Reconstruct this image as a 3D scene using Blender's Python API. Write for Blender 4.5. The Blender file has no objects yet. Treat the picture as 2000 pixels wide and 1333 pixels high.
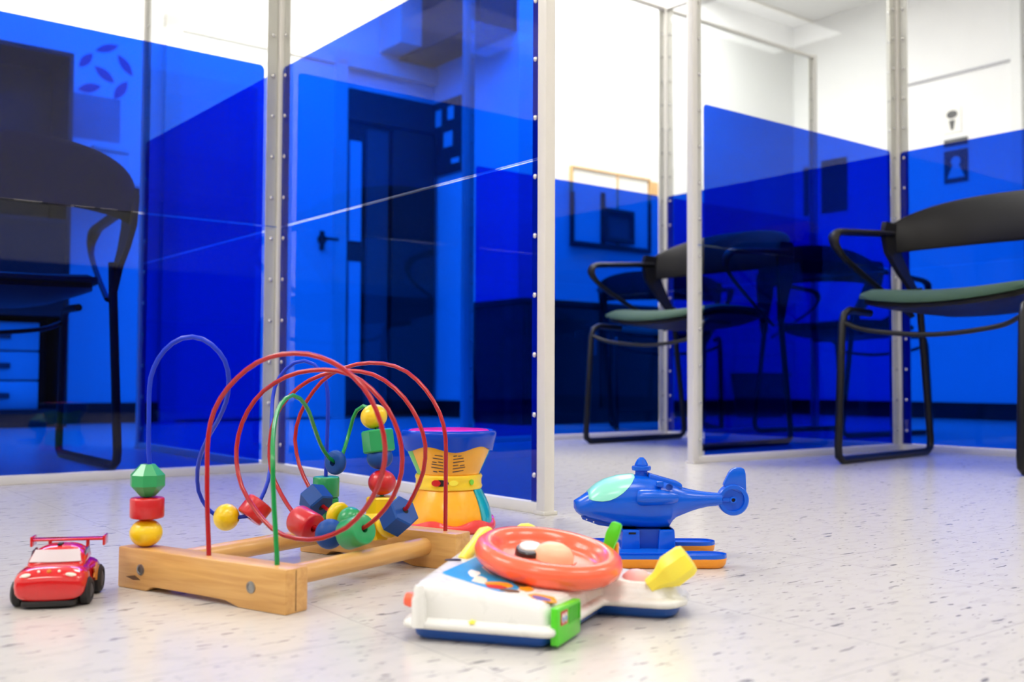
import bpy, bmesh, math, random
from math import sin, cos, pi, radians, atan2, sqrt, hypot
from mathutils import Vector, Matrix

SC = bpy.context.scene
COL = SC.collection

# ------------------------------------------------------------------ camera
PITCH, ROLL, CAM_H = radians(2.262), radians(0.25), 0.215
cam_data = bpy.data.cameras.new('camera')
cam = bpy.data.objects.new('camera', cam_data)
COL.objects.link(cam)
Fw = Vector((0, cos(PITCH), sin(PITCH)))
R0, U0 = Vector((1, 0, 0)), Vector((0, -sin(PITCH), cos(PITCH)))
Rt = R0 * cos(ROLL) + U0 * sin(ROLL)
Up = U0 * cos(ROLL) - R0 * sin(ROLL)
cam.matrix_world = Matrix(((Rt.x, Up.x, -Fw.x, 0), (Rt.y, Up.y, -Fw.y, 0), (Rt.z, Up.z, -Fw.z, CAM_H), (0, 0, 0, 1)))
cam_data.sensor_width = 36.0
cam_data.lens = 36.0
cam_data.clip_start = 0.02
cam_data.clip_end = 60
cam_data.dof.use_dof = True
cam_data.dof.focus_distance = 1.32
cam_data.dof.aperture_fstop = 5.6
SC.camera = cam

# ------------------------------------------------------------------ world, exposure
wd = bpy.data.worlds.new('world')
SC.world = wd
wd.use_nodes = True
wd.node_tree.nodes['Background'].inputs[0].default_value = (0.9, 0.95, 1.0, 1)
wd.node_tree.nodes['Background'].inputs[1].default_value = 0.3
vs = SC.view_settings
vs.view_transform = 'Standard'
vs.look = 'None'
vs.gamma = 1
vs.use_curve_mapping = False
vs.exposure = 0.0
LAMP_BACK, LAMP_FRONT = 21.0, 15.0        # ceiling troffers over the back of the room / over the toys
cy = SC.cycles
cy.max_bounces = 14
cy.diffuse_bounces = 5
cy.glossy_bounces = 5
cy.transmission_bounces = 8
cy.transparent_max_bounces = 40
cy.caustics_reflective = False
cy.caustics_refractive = False
cy.use_denoising = True
cy.sample_clamp_indirect = 4.0
cy.sample_clamp_direct = 6.0

# ------------------------------------------------------------------ material helpers
def hexlin(h):
    def c(v):
        v /= 255.0
        return v / 12.92 if v <= 0.04045 else ((v + 0.055) / 1.055) ** 2.4
    return (c(int(h[0:2], 16)), c(int(h[2:4], 16)), c(int(h[4:6], 16)), 1)

def pbr(name, col, rough=0.5, metal=0.0, spec=0.5, coat=0.0, grain=0.0, gscale=40.0, bump=0.0, sss=0.0):
    m = bpy.data.materials.new(name)
    m.use_nodes = True
    nt = m.node_tree
    b = nt.nodes['Principled BSDF']
    c = hexlin(col) if isinstance(col, str) else tuple(col) + (1,)
    b.inputs['Base Color'].default_value = c
    b.inputs['Roughness'].default_value = rough
    b.inputs['Metallic'].default_value = metal
    b.inputs['Specular IOR Level'].default_value = spec
    b.inputs['Coat Weight'].default_value = coat
    b.inputs['Coat Roughness'].default_value = 0.08
    if sss:
        b.inputs['Subsurface Weight'].default_value = sss
        b.inputs['Subsurface Radius'].default_value = (0.004, 0.003, 0.002)
    tc = nt.nodes.new('ShaderNodeTexCoord')
    nz = nt.nodes.new('ShaderNodeTexNoise')
    nz.inputs['Scale'].default_value = gscale
    nz.inputs['Detail'].default_value = 4
    nt.links.new(tc.outputs['Object'], nz.inputs['Vector'])
    if grain:
        mx = nt.nodes.new('ShaderNodeMix')
        mx.data_type = 'RGBA'
        mx.blend_type = 'MULTIPLY'
        mx.inputs['Factor'].default_value = grain
        mx.inputs['A'].default_value = c
        nt.links.new(nz.outputs['Fac'], mx.inputs['B'])
        nt.links.new(mx.outputs['Result'], b.inputs['Base Color'])
    mr = nt.nodes.new('ShaderNodeMapRange')
    mr.inputs['To Min'].default_value = max(0.02, rough - 0.04)
    mr.inputs['To Max'].default_value = min(1, rough + 0.04)
    nt.links.new(nz.outputs['Fac'], mr.inputs['Value'])
    nt.links.new(mr.outputs['Result'], b.inputs['Roughness'])
    if bump:
        bp = nt.nodes.new('ShaderNodeBump')
        bp.inputs['Strength'].default_value = bump
        bp.inputs['Distance'].default_value = 0.002
        nt.links.new(nz.outputs['Fac'], bp.inputs['Height'])
        nt.links.new(bp.outputs['Normal'], b.inputs['Normal'])
    return m

def sheet_mat(name, tint, refl=1.0, ior=1.49):
    """thin clear plastic: tinted transparency with a Fresnel gloss on the outer faces"""
    m = bpy.data.materials.new(name)
    m.use_nodes = True
    nt = m.node_tree
    nt.nodes.clear()
    out = nt.nodes.new('ShaderNodeOutputMaterial')
    tr = nt.nodes.new('ShaderNodeBsdfTransparent')
    tr.inputs['Color'].default_value = tuple(sqrt(t) for t in tint) + (1,)
    gl = nt.nodes.new('ShaderNodeBsdfGlossy')
    gl.inputs['Roughness'].default_value = 0.012
    gl.inputs['Color'].default_value = (1, 1, 1, 1)
    fr = nt.nodes.new('ShaderNodeFresnel')
    fr.inputs['IOR'].default_value = ior
    geo = nt.nodes.new('ShaderNodeNewGeometry')
    inv = nt.nodes.new('ShaderNodeMath')
    inv.operation = 'SUBTRACT'
    inv.inputs[0].default_value = refl
    nt.links.new(geo.outputs['Backfacing'], inv.inputs[1])
    mul = nt.nodes.new('ShaderNodeMath')
    mul.operation = 'MULTIPLY'
    mul.use_clamp = True
    nt.links.new(inv.outputs[0], mul.inputs[0])
    nt.links.new(fr.outputs[0], mul.inputs[1])
    mx = nt.nodes.new('ShaderNodeMixShader')
    nt.links.new(mul.outputs[0], mx.inputs[0])
    nt.links.new(tr.outputs[0], mx.inputs[1])
    nt.links.new(gl.outputs[0], mx.inputs[2])
    nt.links.new(mx.outputs[0], out.inputs[0])
    return m

def glow_mat(name, col, s):
    m = bpy.data.materials.new(name)
    m.use_nodes = True
    nt = m.node_tree
    nt.nodes.clear()
    out = nt.nodes.new('ShaderNodeOutputMaterial')
    e = nt.nodes.new('ShaderNodeEmission')
    e.inputs[0].default_value = tuple(col) + (1,)
    e.inputs[1].default_value = s
    nt.links.new(e.outputs[0], out.inputs[0])
    return m

M = {}
M['film'] = sheet_mat('blue_film', (0.0008, 0.070, 0.72), 1.0, 1.37)
M['bonded'] = sheet_mat('acrylic_under_film', (0.94, 0.955, 0.95), 0.0)
M['clear'] = sheet_mat('clear_acrylic', (0.94, 0.955, 0.95), 1.0)
M['seam'] = sheet_mat('clear_seam_strip', (0.05, 0.22, 0.90), 0.4, 1.4)
M['alu'] = pbr('painted_aluminium', 'DAD6CC', 0.38, metal=0.08, grain=0.06, gscale=60)
M['alu_white'] = pbr('white_post', 'DFDBD3', 0.35, grain=0.04)
M['screw'] = pbr('screw_metal', 'E4E2DD', 0.22, metal=0.7)
M['wall'] = pbr('white_wall_paint', (0.84, 0.84, 0.83), 0.75, grain=0.05, gscale=8, bump=0.05)
M['ceil'] = pbr('ceiling_tile', (0.82, 0.82, 0.81), 0.9, grain=0.12, gscale=120, bump=0.2)
M['black'] = pbr('black_vinyl', '17171A', 0.45, grain=0.2)
M['chairblack'] = pbr('black_chair_plastic', '131213', 0.45, spec=0.25, grain=0.1, gscale=90)
M['chairtube'] = pbr('black_tube', '131315', 0.36, spec=0.3)
M['greenpad'] = pbr('green_fabric', '33523F', 0.85, grain=0.35, gscale=300, bump=0.3)
M['badge'] = pbr('grey_badge', '8A8A90', 0.4)
M['darkcab'] = pbr('dark_cabinet', '1E1C1E', 0.5, grain=0.2)
M['greycab'] = pbr('dark_grey_furniture', '2C2829', 0.5, grain=0.2)
M['doorwhite'] = pbr('white_door', 'E3E4E2', 0.5, grain=0.05)
M['lamp'] = glow_mat('lamp_diffuser', (1.0, 0.985, 0.965), LAMP_BACK)
M['lamp_front'] = glow_mat('lamp_diffuser_warm', (1.0, 0.955, 0.895), LAMP_FRONT)
M['frame_brown'] = pbr('brown_wood', '6B4A2E', 0.5, grain=0.3)
M['paper'] = pbr('paper', 'EDEBE4', 0.8, grain=0.05)
M['tan'] = pbr('tan_paper', 'D8AE74', 0.8, grain=0.1)
M['teal'] = pbr('teal_print', '37A7B4', 0.7, grain=0.3, gscale=14)
M['leafblue'] = pbr('blue_vinyl', '274C9C', 0.6)
M['grey'] = pbr('grey_print', '54555A', 0.7, grain=0.3, gscale=60)
M['red'] = pbr('red_bead_paint', 'C81A20', 0.32, coat=0.3)
M['redwire'] = pbr('red_wire_coat', 'A80E18', 0.25, coat=0.15)
M['bluewire'] = pbr('blue_wire_coat', '1B38C0', 0.3, spec=0.25)
M['greenwire'] = pbr('green_wire_coat', '058A40', 0.25, coat=0.15)
M['yellow'] = pbr('yellow_bead_paint', 'F2CB12', 0.32, coat=0.3)
M['green'] = pbr('green_bead_paint', '1F9A58', 0.35, coat=0.3)
M['blue'] = pbr('blue_bead_paint', '154894', 0.42, spec=0.25)
M['hole'] = pbr('dark_hole', '151518', 0.8)
M['steel'] = pbr('steel', '9A9A98', 0.3, metal=0.9)
M['car_red'] = pbr('red_toy_plastic', 'D0181C', 0.16, coat=0.7)
M['car_pale'] = pbr('pale_windshield', 'CFC3C6', 0.2, coat=0.5)
M['car_glass'] = pbr('grey_window', '4A4450', 0.2, coat=0.5)
M['car_black'] = pbr('black_rubber', '19191B', 0.6)
M['car_orange'] = pbr('orange_print', 'E58A1E', 0.35, grain=0.5, gscale=120)
M['cream'] = pbr('cream_plastic', 'EFE6D6', 0.3)
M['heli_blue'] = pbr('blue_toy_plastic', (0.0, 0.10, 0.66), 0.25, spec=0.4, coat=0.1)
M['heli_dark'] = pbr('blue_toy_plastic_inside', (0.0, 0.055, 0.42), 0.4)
M['mint'] = pbr('mint_canopy', '8FE3CC', 0.25, coat=0.3)
M['orange'] = pbr('orange_toy_plastic', 'F59A1E', 0.35)
M['drum_yellow'] = pbr('amber_plastic', 'F7AE12', 0.25, coat=0.3)
M['belt_yellow'] = pbr('yellow_plastic', 'F6CE24', 0.3, coat=0.2)
M['drum_blue'] = pbr('royal_blue_plastic', (0.001, 0.05, 0.50), 0.2, spec=0.3)
M['magenta'] = pbr('magenta_plastic', 'E0127F', 0.3)
M['drum_green'] = pbr('lime_plastic', '77C83A', 0.3)
M['drum_teal'] = pbr('teal_plastic', '0BA6B8', 0.22, coat=0.4)
M['drum_red'] = pbr('coral_red_plastic', 'F0433F', 0.25, coat=0.3)
M['white'] = pbr('white_toy_plastic', 'E6E5E1', 0.28, coat=0.2)
M['base_blue'] = pbr('blue_base_plastic', '0B4FA8', 0.3)
M['coral'] = pbr('coral_plastic', 'FF6A48', 0.25, coat=0.3, sss=0.1)
M['lemon'] = pbr('lemon_plastic', 'FCE94A', 0.35, sss=0.15)
M['lime'] = pbr('bright_green_plastic', '4FD01A', 0.3, coat=0.2)
M['lime_dark'] = pbr('bright_green_recess', '3BB010', 0.4)
M['peach'] = pbr('peach_plastic', 'F6C9A4', 0.4)
M['ink'] = pbr('black_ink', '222024', 0.35)
M['pink'] = pbr('pink_print', 'F2B5B4', 0.5)
M['skyprint'] = pbr('sky_blue_print', '1FA4E4', 0.4, grain=0.4, gscale=60)
M['purple'] = pbr('purple_print', '6A5AA8', 0.5, grain=0.3, gscale=90)

# maple for the bead maze: grain runs along the block
def wood(sc=(6, 60, 90)):
    m = bpy.data.materials.new('maple_wood')
    m.use_nodes = True
    nt = m.node_tree
    b = nt.nodes['Principled BSDF']
    tc = nt.nodes.new('ShaderNodeTexCoord')
    mp = nt.nodes.new('ShaderNodeMapping')
    mp.inputs['Scale'].default_value = sc
    nz = nt.nodes.new('ShaderNodeTexNoise')
    nz.inputs['Scale'].default_value = 1.6
    nz.inputs['Detail'].default_value = 8
    nz.inputs['Distortion'].default_value = 0.7
    cr = nt.nodes.new('ShaderNodeValToRGB')
    cr.color_ramp.elements[0].position = 0.3
    cr.color_ramp.elements[0].color = (0.56, 0.28, 0.075, 1)
    cr.color_ramp.elements[1].position = 0.7
    cr.color_ramp.elements[1].color = (0.72, 0.41, 0.135, 1)
    nt.links.new(tc.outputs['Object'], mp.inputs['Vector'])
    nt.links.new(mp.outputs[0], nz.inputs['Vector'])
    nt.links.new(nz.outputs['Fac'], cr.inputs[0])
    nt.links.new(cr.outputs[0], b.inputs['Base Color'])
    b.inputs['Roughness'].default_value = 0.38
    b.inputs['Coat Weight'].default_value = 0.15
    return m
M['wood'] = wood()
M['wood_round'] = wood((70, 5, 70))

def floor_mat():
    m = bpy.data.materials.new('speckled_vinyl')
    m.use_nodes = True
    nt = m.node_tree
    N, L = nt.nodes.new, nt.links.new
    b = nt.nodes['Principled BSDF']
    tc = N('ShaderNodeTexCoord')
    def streaks(sx, sy, rot, lo, hi, seed):
        mp = N('ShaderNodeMapping')
        mp.inputs['Rotation'].default_value = (0, 0, rot)
        mp.inputs['Scale'].default_value = (sx, sy, 1)
        mp.inputs['Location'].default_value = (seed, seed * 1.7, 0)
        nz = N('ShaderNodeTexNoise')
        nz.inputs['Scale'].default_value = 1.0
        nz.inputs['Detail'].default_value = 2.5
        nz.inputs['Roughness'].default_value = 0.55
        L(tc.outputs['Object'], mp.inputs[0])
        L(mp.outputs[0], nz.inputs['Vector'])
        mr = N('ShaderNodeMapRange')
        mr.inputs['From Min'].default_value = lo
        mr.inputs['From Max'].default_value = hi
        L(nz.outputs['Fac'], mr.inputs['Value'])
        return mr.outputs['Result']
    s1 = streaks(26, 120, -0.25, 0.655, 0.685, 3.1)
    s2 = streaks(50, 190, 0.25, 0.65, 0.69, 9.4)
    s3 = streaks(30, 70, -0.2, 0.5, 0.75, 5.2)
    def mix(fac, a, bcol, k):
        mm = N('ShaderNodeMath'); mm.operation = 'MULTIPLY'; mm.inputs[1].default_value = k
        L(fac, mm.inputs[0])
        x = N('ShaderNodeMix'); x.data_type = 'RGBA'
        L(mm.outputs[0], x.inputs['Factor'])
        if isinstance(a, tuple): x.inputs['A'].default_value = a
        else: L(a, x.inputs['A'])
        x.inputs['B'].default_value = bcol
        return x.outputs['Result']
    c = mix(s3, (0.585, 0.558, 0.518, 1), (0.495, 0.472, 0.44, 1), 0.8)
    c = mix(s1, c, (0.13, 0.13, 0.14, 1), 0.9)
    c = mix(s2, c, (0.2, 0.2, 0.21, 1), 0.75)
    # hairline tile joints, 0.305 m, square to the partitions
    mp = N('ShaderNodeMapping')
    mp.inputs['Rotation'].default_value = (0, 0, 0)
    L(tc.outputs['Object'], mp.inputs[0])
    br = N('ShaderNodeTexBrick')
    br.offset = 0.0
    br.inputs['Scale'].default_value = 1.0
    br.inputs['Brick Width'].default_value = 0.305
    br.inputs['Row Height'].default_value = 0.305
    br.inputs['Mortar Size'].default_value = 0.0008
    br.inputs['Mortar Smooth'].default_value = 0.2
    L(mp.outputs[0], br.inputs['Vector'])
    c = mix(br.outputs['Fac'], c, (0.33, 0.32, 0.31, 1), 0.55)
    L(c, b.inputs['Base Color'])
    b.inputs['Roughness'].default_value = 0.24
    b.inputs['Specular IOR Level'].default_value = 0.5
    return m
M['floor'] = floor_mat()

# ------------------------------------------------------------------ mesh helpers
class MB:
    """collects shapes, then links them as ONE mesh object"""
    def __init__(self): self.bm = bmesh.new()
    def faces(self, verts, faces):
        vs_ = [self.bm.verts.new(v) for v in verts]
        for f in faces:
            try: self.bm.faces.new([vs_[i] for i in f])
            except ValueError: pass
        return self
    def box(self, x0, x1, y0, y1, z0, z1, bev=0.0, seg=2):
        b = bmesh.new()
        bmesh.ops.create_cube(b, size=1)
        for v in b.verts:
            v.co = Vector(((x0 + x1) / 2 + v.co.x * (x1 - x0), (y0 + y1) / 2 + v.co.y * (y1 - y0), (z0 + z1) / 2 + v.co.z * (z1 - z0)))
        if bev: bmesh.ops.bevel(b, geom=b.edges[:], offset=bev, segments=seg, affect='EDGES', profile=0.5)
        return self.merge(b)
    def merge(self, b, mat=None):
        if mat is not None: b.transform(mat)
        me = bpy.data.meshes.new('tmp'); b.to_mesh(me); b.free()
        self.bm.from_mesh(me); bpy.data.meshes.remove(me)
        return self
    def tube(self, pts, r, n=10, closed=False, flat=1.0, cap=True):
        P = [Vector(p) for p in pts]
        N_ = len(P)
        rr = r if isinstance(r, (list, tuple)) else [r] * N_
        T = []
        for i in range(N_):
            if closed: t = P[(i + 1) % N_] - P[i - 1]
            else: t = P[min(i + 1, N_ - 1)] - P[max(i - 1, 0)]
            T.append(t.normalized())
        ref = Vector((0, 0, 1)) if abs(T[0].z) < 0.9 else Vector((1, 0, 0))
        nrm = (ref - T[0] * ref.dot(T[0])).normalized()
        rings = []
        for i in range(N_):
            nrm = (nrm - T[i] * nrm.dot(T[i])).normalized()
            bn = T[i].cross(nrm)
            rings.append([self.bm.verts.new(P[i] + (nrm * cos(2 * pi * k / n) * flat + bn * sin(2 * pi * k / n)) * rr[i]) for k in range(n)])
        for i in range(N_ if closed else N_ - 1):
            A, B = rings[i], rings[(i + 1) % N_]
            for k in range(n):
                self.bm.faces.new((A[k], A[(k + 1) % n], B[(k + 1) % n], B[k]))
        if not closed and cap:
            self.bm.faces.new(rings[0][::-1]); self.bm.faces.new(rings[-1])
        return self
    def lathe(self, prof, n=32, mat=None, rfun=None, zfun=None, a0=0.0, a1=2 * pi):
        """prof: list of (r, z); closed to the axis where r == 0"""
        full = abs(a1 - a0 - 2 * pi) < 1e-6
        b = bmesh.new()
        cols = n if full else n + 1
        rings = []
        for (r, z) in prof:
            if r < 1e-7:
                rings.append([b.verts.new((0, 0, z))])
            else:
                ring = []
                for k in range(cols):
                    a = a0 + (a1 - a0) * k / n
                    zz = z + (zfun(a, r, z) if zfun else 0)
                    ring.append(b.verts.new((r * cos(a), r * sin(a), zz)))
                rings.append(ring)
        for A, B in zip(rings, rings[1:]):
            for k in range(n):
                k2 = (k + 1) % cols
                if len(A) == 1 and len(B) == 1: continue
                if len(A) == 1: b.faces.new((A[0], B[k2], B[k]))
                elif len(B) == 1: b.faces.new((A[k], A[k2], B[0]))
                else: b.faces.new((A[k], A[k2], B[k2], B[k]))
        bmesh.ops.recalc_face_normals(b, faces=b.faces)
        return self.merge(b, mat)
    def prism(self, poly, h0, h1, mat=None, bev=0.0, seg=2):
        """poly in local XY extruded from z=h0 to h1"""
        b = bmesh.new()
        lo = [b.verts.new((x, y, h0)) for x, y in poly]
        hi = [b.verts.new((x, y, h1)) for x, y in poly]
        n = len(poly)
        b.faces.new(lo[::-1]); b.faces.new(hi)
        for i in range(n): b.faces.new((lo[i], lo[(i + 1) % n], hi[(i + 1) % n], hi[i]))
        bmesh.ops.recalc_face_normals(b, faces=b.faces)
        if bev:
            es = [e for e in b.edges if len(e.link_faces) == 2 and e.calc_face_angle(0) > 0.4]
            bmesh.ops.bevel(b, geom=es, offset=bev, segments=seg, affect='EDGES', profile=0.5)
        return self.merge(b, mat)
    def loft(self, rings, cap=True, closed=True):
        R_ = [[self.bm.verts.new(p) for p in r] for r in rings]
        n = len(R_[0])
        for A, B in zip(R_, R_[1:]):
            for k in range(n if closed else n - 1):
                self.bm.faces.new((A[k], A[(k + 1) % n], B[(k + 1) % n], B[k]))
        if cap and closed:
            self.bm.faces.new(R_[0][::-1]); self.bm.faces.new(R_[-1])
        return self
    def build(self, name, mat, parent=None, angle=40, label=None, kind=None, loc=None, rz=0, clean=True):
        if clean: bmesh.ops.recalc_face_normals(self.bm, faces=self.bm.faces)
        me = bpy.data.meshes.new(name)
        self.bm.to_mesh(me); self.bm.free()
        me.materials.append(M[mat] if isinstance(mat, str) else mat)
        if angle:
            for p in me.polygons: p.use_smooth = True
            me.set_sharp_from_angle(angle=radians(angle))
        return link(name, me, parent, label, kind, loc, rz)

def link(name, me, parent=None, label=None, kind=None, loc=None, rz=0):
    o = bpy.data.objects.new(name, me)
    COL.objects.link(o)
    if parent: o.parent = parent
    if label: o['label'] = label
    if kind: o['kind'] = kind
    if loc is not None: o.location = loc
    if rz: o.rotation_euler = (0, 0, rz)
    return o

def thing(name, label, cat, loc=(0, 0, 0), rz=0, group=None):
    o = bpy.data.objects.new(name, None)
    o.empty_display_size = 0.05
    COL.objects.link(o)
    o.location = loc
    o.rotation_euler = (0, 0, rz)
    return tag(o, label, cat, group)

def tag(o, label, cat, group=None):
    o['label'] = label; o['category'] = cat
    if group: o['group'] = group
    return o

def copy_tree(o, parent=None, name=None):
    c = o.copy()
    COL.objects.link(c)
    if parent: c.parent = parent
    for ch in list(o.children): copy_tree(ch, c)
    return c

def axis_mat(center, zdir, xref=None):
    z = Vector(zdir).normalized()
    x = Vector(xref) if xref else (Vector((1, 0, 0)) if abs(z.x) < 0.9 else Vector((0, 1, 0)))
    x = (x - z * x.dot(z)).normalized()
    y = z.cross(x)
    return Matrix(((x.x, y.x, z.x, center[0]), (x.y, y.y, z.y, center[1]), (x.z, y.z, z.z, center[2]), (0, 0, 0, 1)))

def smooth_path(P, k=6):
    P = [Vector(p) for p in P]
    Q = [2 * P[0] - P[1]] + P + [2 * P[-1] - P[-2]]
    o = []
    for i in range(1, len(Q) - 2):
        a, b, c, d = Q[i - 1], Q[i], Q[i + 1], Q[i + 2]
        for j in range(k):
            u = j / k
            o.append(0.5 * (2 * b + (c - a) * u + (2 * a - 5 * b + 4 * c - d) * u * u + (3 * b - a - 3 * c + d) * u ** 3))
    o.append(P[-1])
    return o

def round_poly(poly, r, n=5):
    out = []
    L = len(poly)
    for i in range(L):
        p0, p, p1 = Vector(poly[i - 1]), Vector(poly[i]), Vector(poly[(i + 1) % L])
        ri = r[i] if isinstance(r, (list, tuple)) else r
        d0, d1 = (p0 - p), (p1 - p)
        t = min(ri, d0.length * 0.48, d1.length * 0.48)
        A, B = p + d0.normalized() * t, p + d1.normalized() * t
        for k in range(n + 1):
            u = k / n
            out.append(tuple(A * (1 - u) ** 2 + p * 2 * u * (1 - u) + B * u * u))
    return out

def offset_poly(poly, d):
    """inset (d > 0) a CCW polygon"""
    L = len(poly); out = []
    for i in range(L):
        p0, p, p1 = Vector(poly[i - 1]), Vector(poly[i]), Vector(poly[(i + 1) % L])
        e0, e1 = (p - p0).normalized(), (p1 - p).normalized()
        n0, n1 = Vector((-e0.y, e0.x)), Vector((-e1.y, e1.x))
        m = (n0 + n1)
        m = m / max(0.3, m.dot(n0)) if m.length > 1e-6 else n0
        q = p + m * d
        out.append((q.x, q.y))
    return out

# room grid: origin at the partition corner behind the bead maze; u runs along the back wall, v towards the camera
TH = 0.6626
OX, OY = -0.56, 2.4555
AU, BV = Vector((cos(TH), sin(TH), 0)), Vector((sin(TH), -cos(TH), 0))
def W(u, v, z=0.0):
    return Vector((OX, OY, z)) + AU * u + BV * v
RZ_A = TH                 # local x along u, local -y faces the camera side
RZ_B = TH - pi / 2        # local x along v, local -y faces the camera side

# ------------------------------------------------------------------ room shell
UL, UR, VF, VB1, VB2, UJ, CH = -4.2, 4.836, 4.6, -2.95, -2.1, 2.389, 2.70
def room_box(name, mat, u0, u1, v0, v1, z0, z1, kind='structure', parent=None, label=None, bev=0):
    # room-aligned box: local x = u, local y = -v
    mb = MB().box(u0, u1, -v1, -v0, z0, z1, bev)
    return mb.build(name, mat, parent, angle=None if not bev else 40, kind=kind if not parent else None,
                    loc=(OX, OY, 0) if not parent else None, rz=TH if not parent else 0, label=label)
room_box('floor', 'floor', UL - .1, UR + .1, VB1 - .1, VF + .1, -0.05, 0.0)
ceil = room_box('ceiling', 'ceil', UL - .1, UR + .1, VB1 - .1, VF + .1, CH, CH + 0.05)
for i in range(8):        # ceiling T-bars, recessed tile grid
    v = VB2 + 0.15 + i * 0.9
    room_box('ceiling_bar', 'alu_white', UL, UR, v, v + 0.024, CH - 0.006, CH, parent=ceil)
for i in range(8):
    u = UL + 0.8 + i * 1.2
    room_box('ceiling_bar', 'alu_white', u, u + 0.024, VB2 + .01, VF, CH - 0.0075, CH, parent=ceil)
room_box('wall_back', 'wall', UL, UJ, VB1 - .1, VB1, 0, CH)
room_box('wall_jog', 'wall', UJ, UJ + .1, VB1 - .1, VB2, 0, CH)
room_box('wall_back_right', 'wall', UJ + .1, UR, VB2 - .1, VB2, 0, CH)
room_box('wall_right', 'wall', UR, UR + .1, VB2 - .1, VF, 0, CH)
room_box('wall_left', 'wall', UL - .1, UL, VB1 - .1, VF, 0, CH)
room_box('wall_front', 'wall', UL, UR, VF, VF + .1, 0, CH)
room_box('baseboard_back', 'black', UL, 0.76, VB1, VB1 + .012, 0, 0.10)
room_box('baseboard_jog', 'black', UJ - .012, UJ, VB1, VB2, 0, 0.10)
room_box('baseboard_back_right', 'black', UJ - .012, UR, VB2, VB2 + .012, 0, 0.10)
room_box('baseboard_right', 'black', UR - .012, UR, VB2 + .012, VF, 0, 0.10)
room_box('baseboard_left', 'black', UL, UL + .012, VB1, VF, 0, 0.10)
room_box('trim_1', 'badge', UR - .010, UR, -1.25, 0.4, 2.09, 2.102)        # rail along the right-hand wall
room_box('trim_2', 'doorwhite', UR - .05, UR, -0.56, -0.50, 0.1, 2.43)    # upright conduit at the rail
room_box('trim_3', 'greycab', UJ - .25, UJ, VB1, VB2 - .02, 2.145, CH)    # dark soffit in the corner
room_box('trim_4', 'alu', 2.0, UJ - .25, VB1, VB1 + .25, 2.165, CH)

room_box('dark_reflect_panel_1', 'greycab', UL, UR, VF - .02, VF, 0, 0.95)        # unseen dark panel behind the viewer, added to darken reflections in the film
room_box('dark_reflect_panel_2', 'greycab', UL, UL + .02, 0.3, VF - .02, 0, 0.95)  # second added panel, on the left wall, also only to darken film reflections
# white door with lever beside the dark doorway (structure)
d1 = room_box('door_1', 'doorwhite', 0.80, 1.69, VB1, VB1 + .035, 0.012, 2.03)
room_box('door_casing', 'alu_white', 1.69, 1.77, VB1, VB1 + .05, 0, 2.10, parent=d1)
room_box('door_casing', 'alu_white', 0.72, 0.80, VB1, VB1 + .05, 0, 2.10, parent=d1)
room_box('door_casing', 'alu_white', 0.72, 2.39 - .003, VB1, VB1 + .05, 1.93 + .10, 2.12, parent=d1)
lv = MB()
lv.lathe([(0, 0), (.028, 0), (.028, .008), (.012, .012), (.012, .05), (0, .05)], 20, axis_mat((1.62, -(VB1 + .035), 1.01), (0, -1, 0)))
lv.box(1.615, 1.70, -(VB1 + .095), -(VB1 + .078), 1.002, 1.02, .006)
lv.box(1.605, 1.635, -(VB1 + .045), -(VB1 + .035), .95, 1.06, .004)
lv.build('door_lever', 'black', d1)
d2 = room_box('door_2', 'darkcab', 1.775, 2.375, VB1, VB1 + .03, 0.012, 1.90)
room_box('door_header', 'greycab', 1.775, 2.375, VB1 + .03, VB1 + .06, 1.72, 1.90, parent=d2)
room_box('side_light', 'doorwhite', 1.79, 1.865, VB1 + .03, VB1 + .045, 1.02, 1.60, parent=d2, label='white narrow glass strip')
room_box('side_light', 'doorwhite', 1.79, 1.865, VB1 + .03, VB1 + .045, 0.30, 0.90, parent=d2, label='white narrow glass strip')
room_box('door_panel', 'grey', 1.90, 2.04, VB1 + .03, VB1 + .05, 0.08, 1.68, parent=d2, label='grey upright door panel')
room_box('door_panel', 'darkcab', 2.06, 2.36, VB1 + .03, VB1 + .07, 0.05, 1.70, parent=d2, label='dark door leaf')

# ceiling troffers; the corner one is added to brighten the right-hand back wall
k = 0
for (u, v, w) in ((-2.9, -.35, 'near the left wall over the dark bookcase side'), (-0.6, -2.2, 'in front of the white door'), (1.1, -2.3, 'over the tall dark doorway side'),
                  (1.85, -1.6, 'over the low black cabinet'), (-2.8, 0.6, 'over the left-hand wall side'), (0.9, -.2, 'over the far panel across the cubicle opening'),
                  (3.25, -1.6, 'added unseen over the corner with the waste bin'), (2.9, 2.4, 'towards the right-hand wall'), (-0.9, 2.4, 'above the toys'), (.9, 3.3, 'behind the viewer'), (-3.2, 3.4, 'in the far front corner')):
    t = thing('ceiling_light', 'rectangular white ceiling light panel ' + w, 'ceiling light', W(u, v, CH), TH, 'ceiling light panels')
    fr_ = MB()
    fr_.box(-.62, .62, -.32, -.30, -.03, 0).box(-.62, .62, .30, .32, -.03, 0).box(-.62, -.60, -.30, .30, -.03, 0).box(.60, .62, -.30, .30, -.03, 0)
    fr_.build('frame', 'alu_white', t, angle=None)
    MB().box(-.60, .60, -.30, .30, -.02, -.012).build('diffuser', 'lamp' if v < 0.3 and u < 3.5 else 'lamp_front', t, angle=None)

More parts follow.
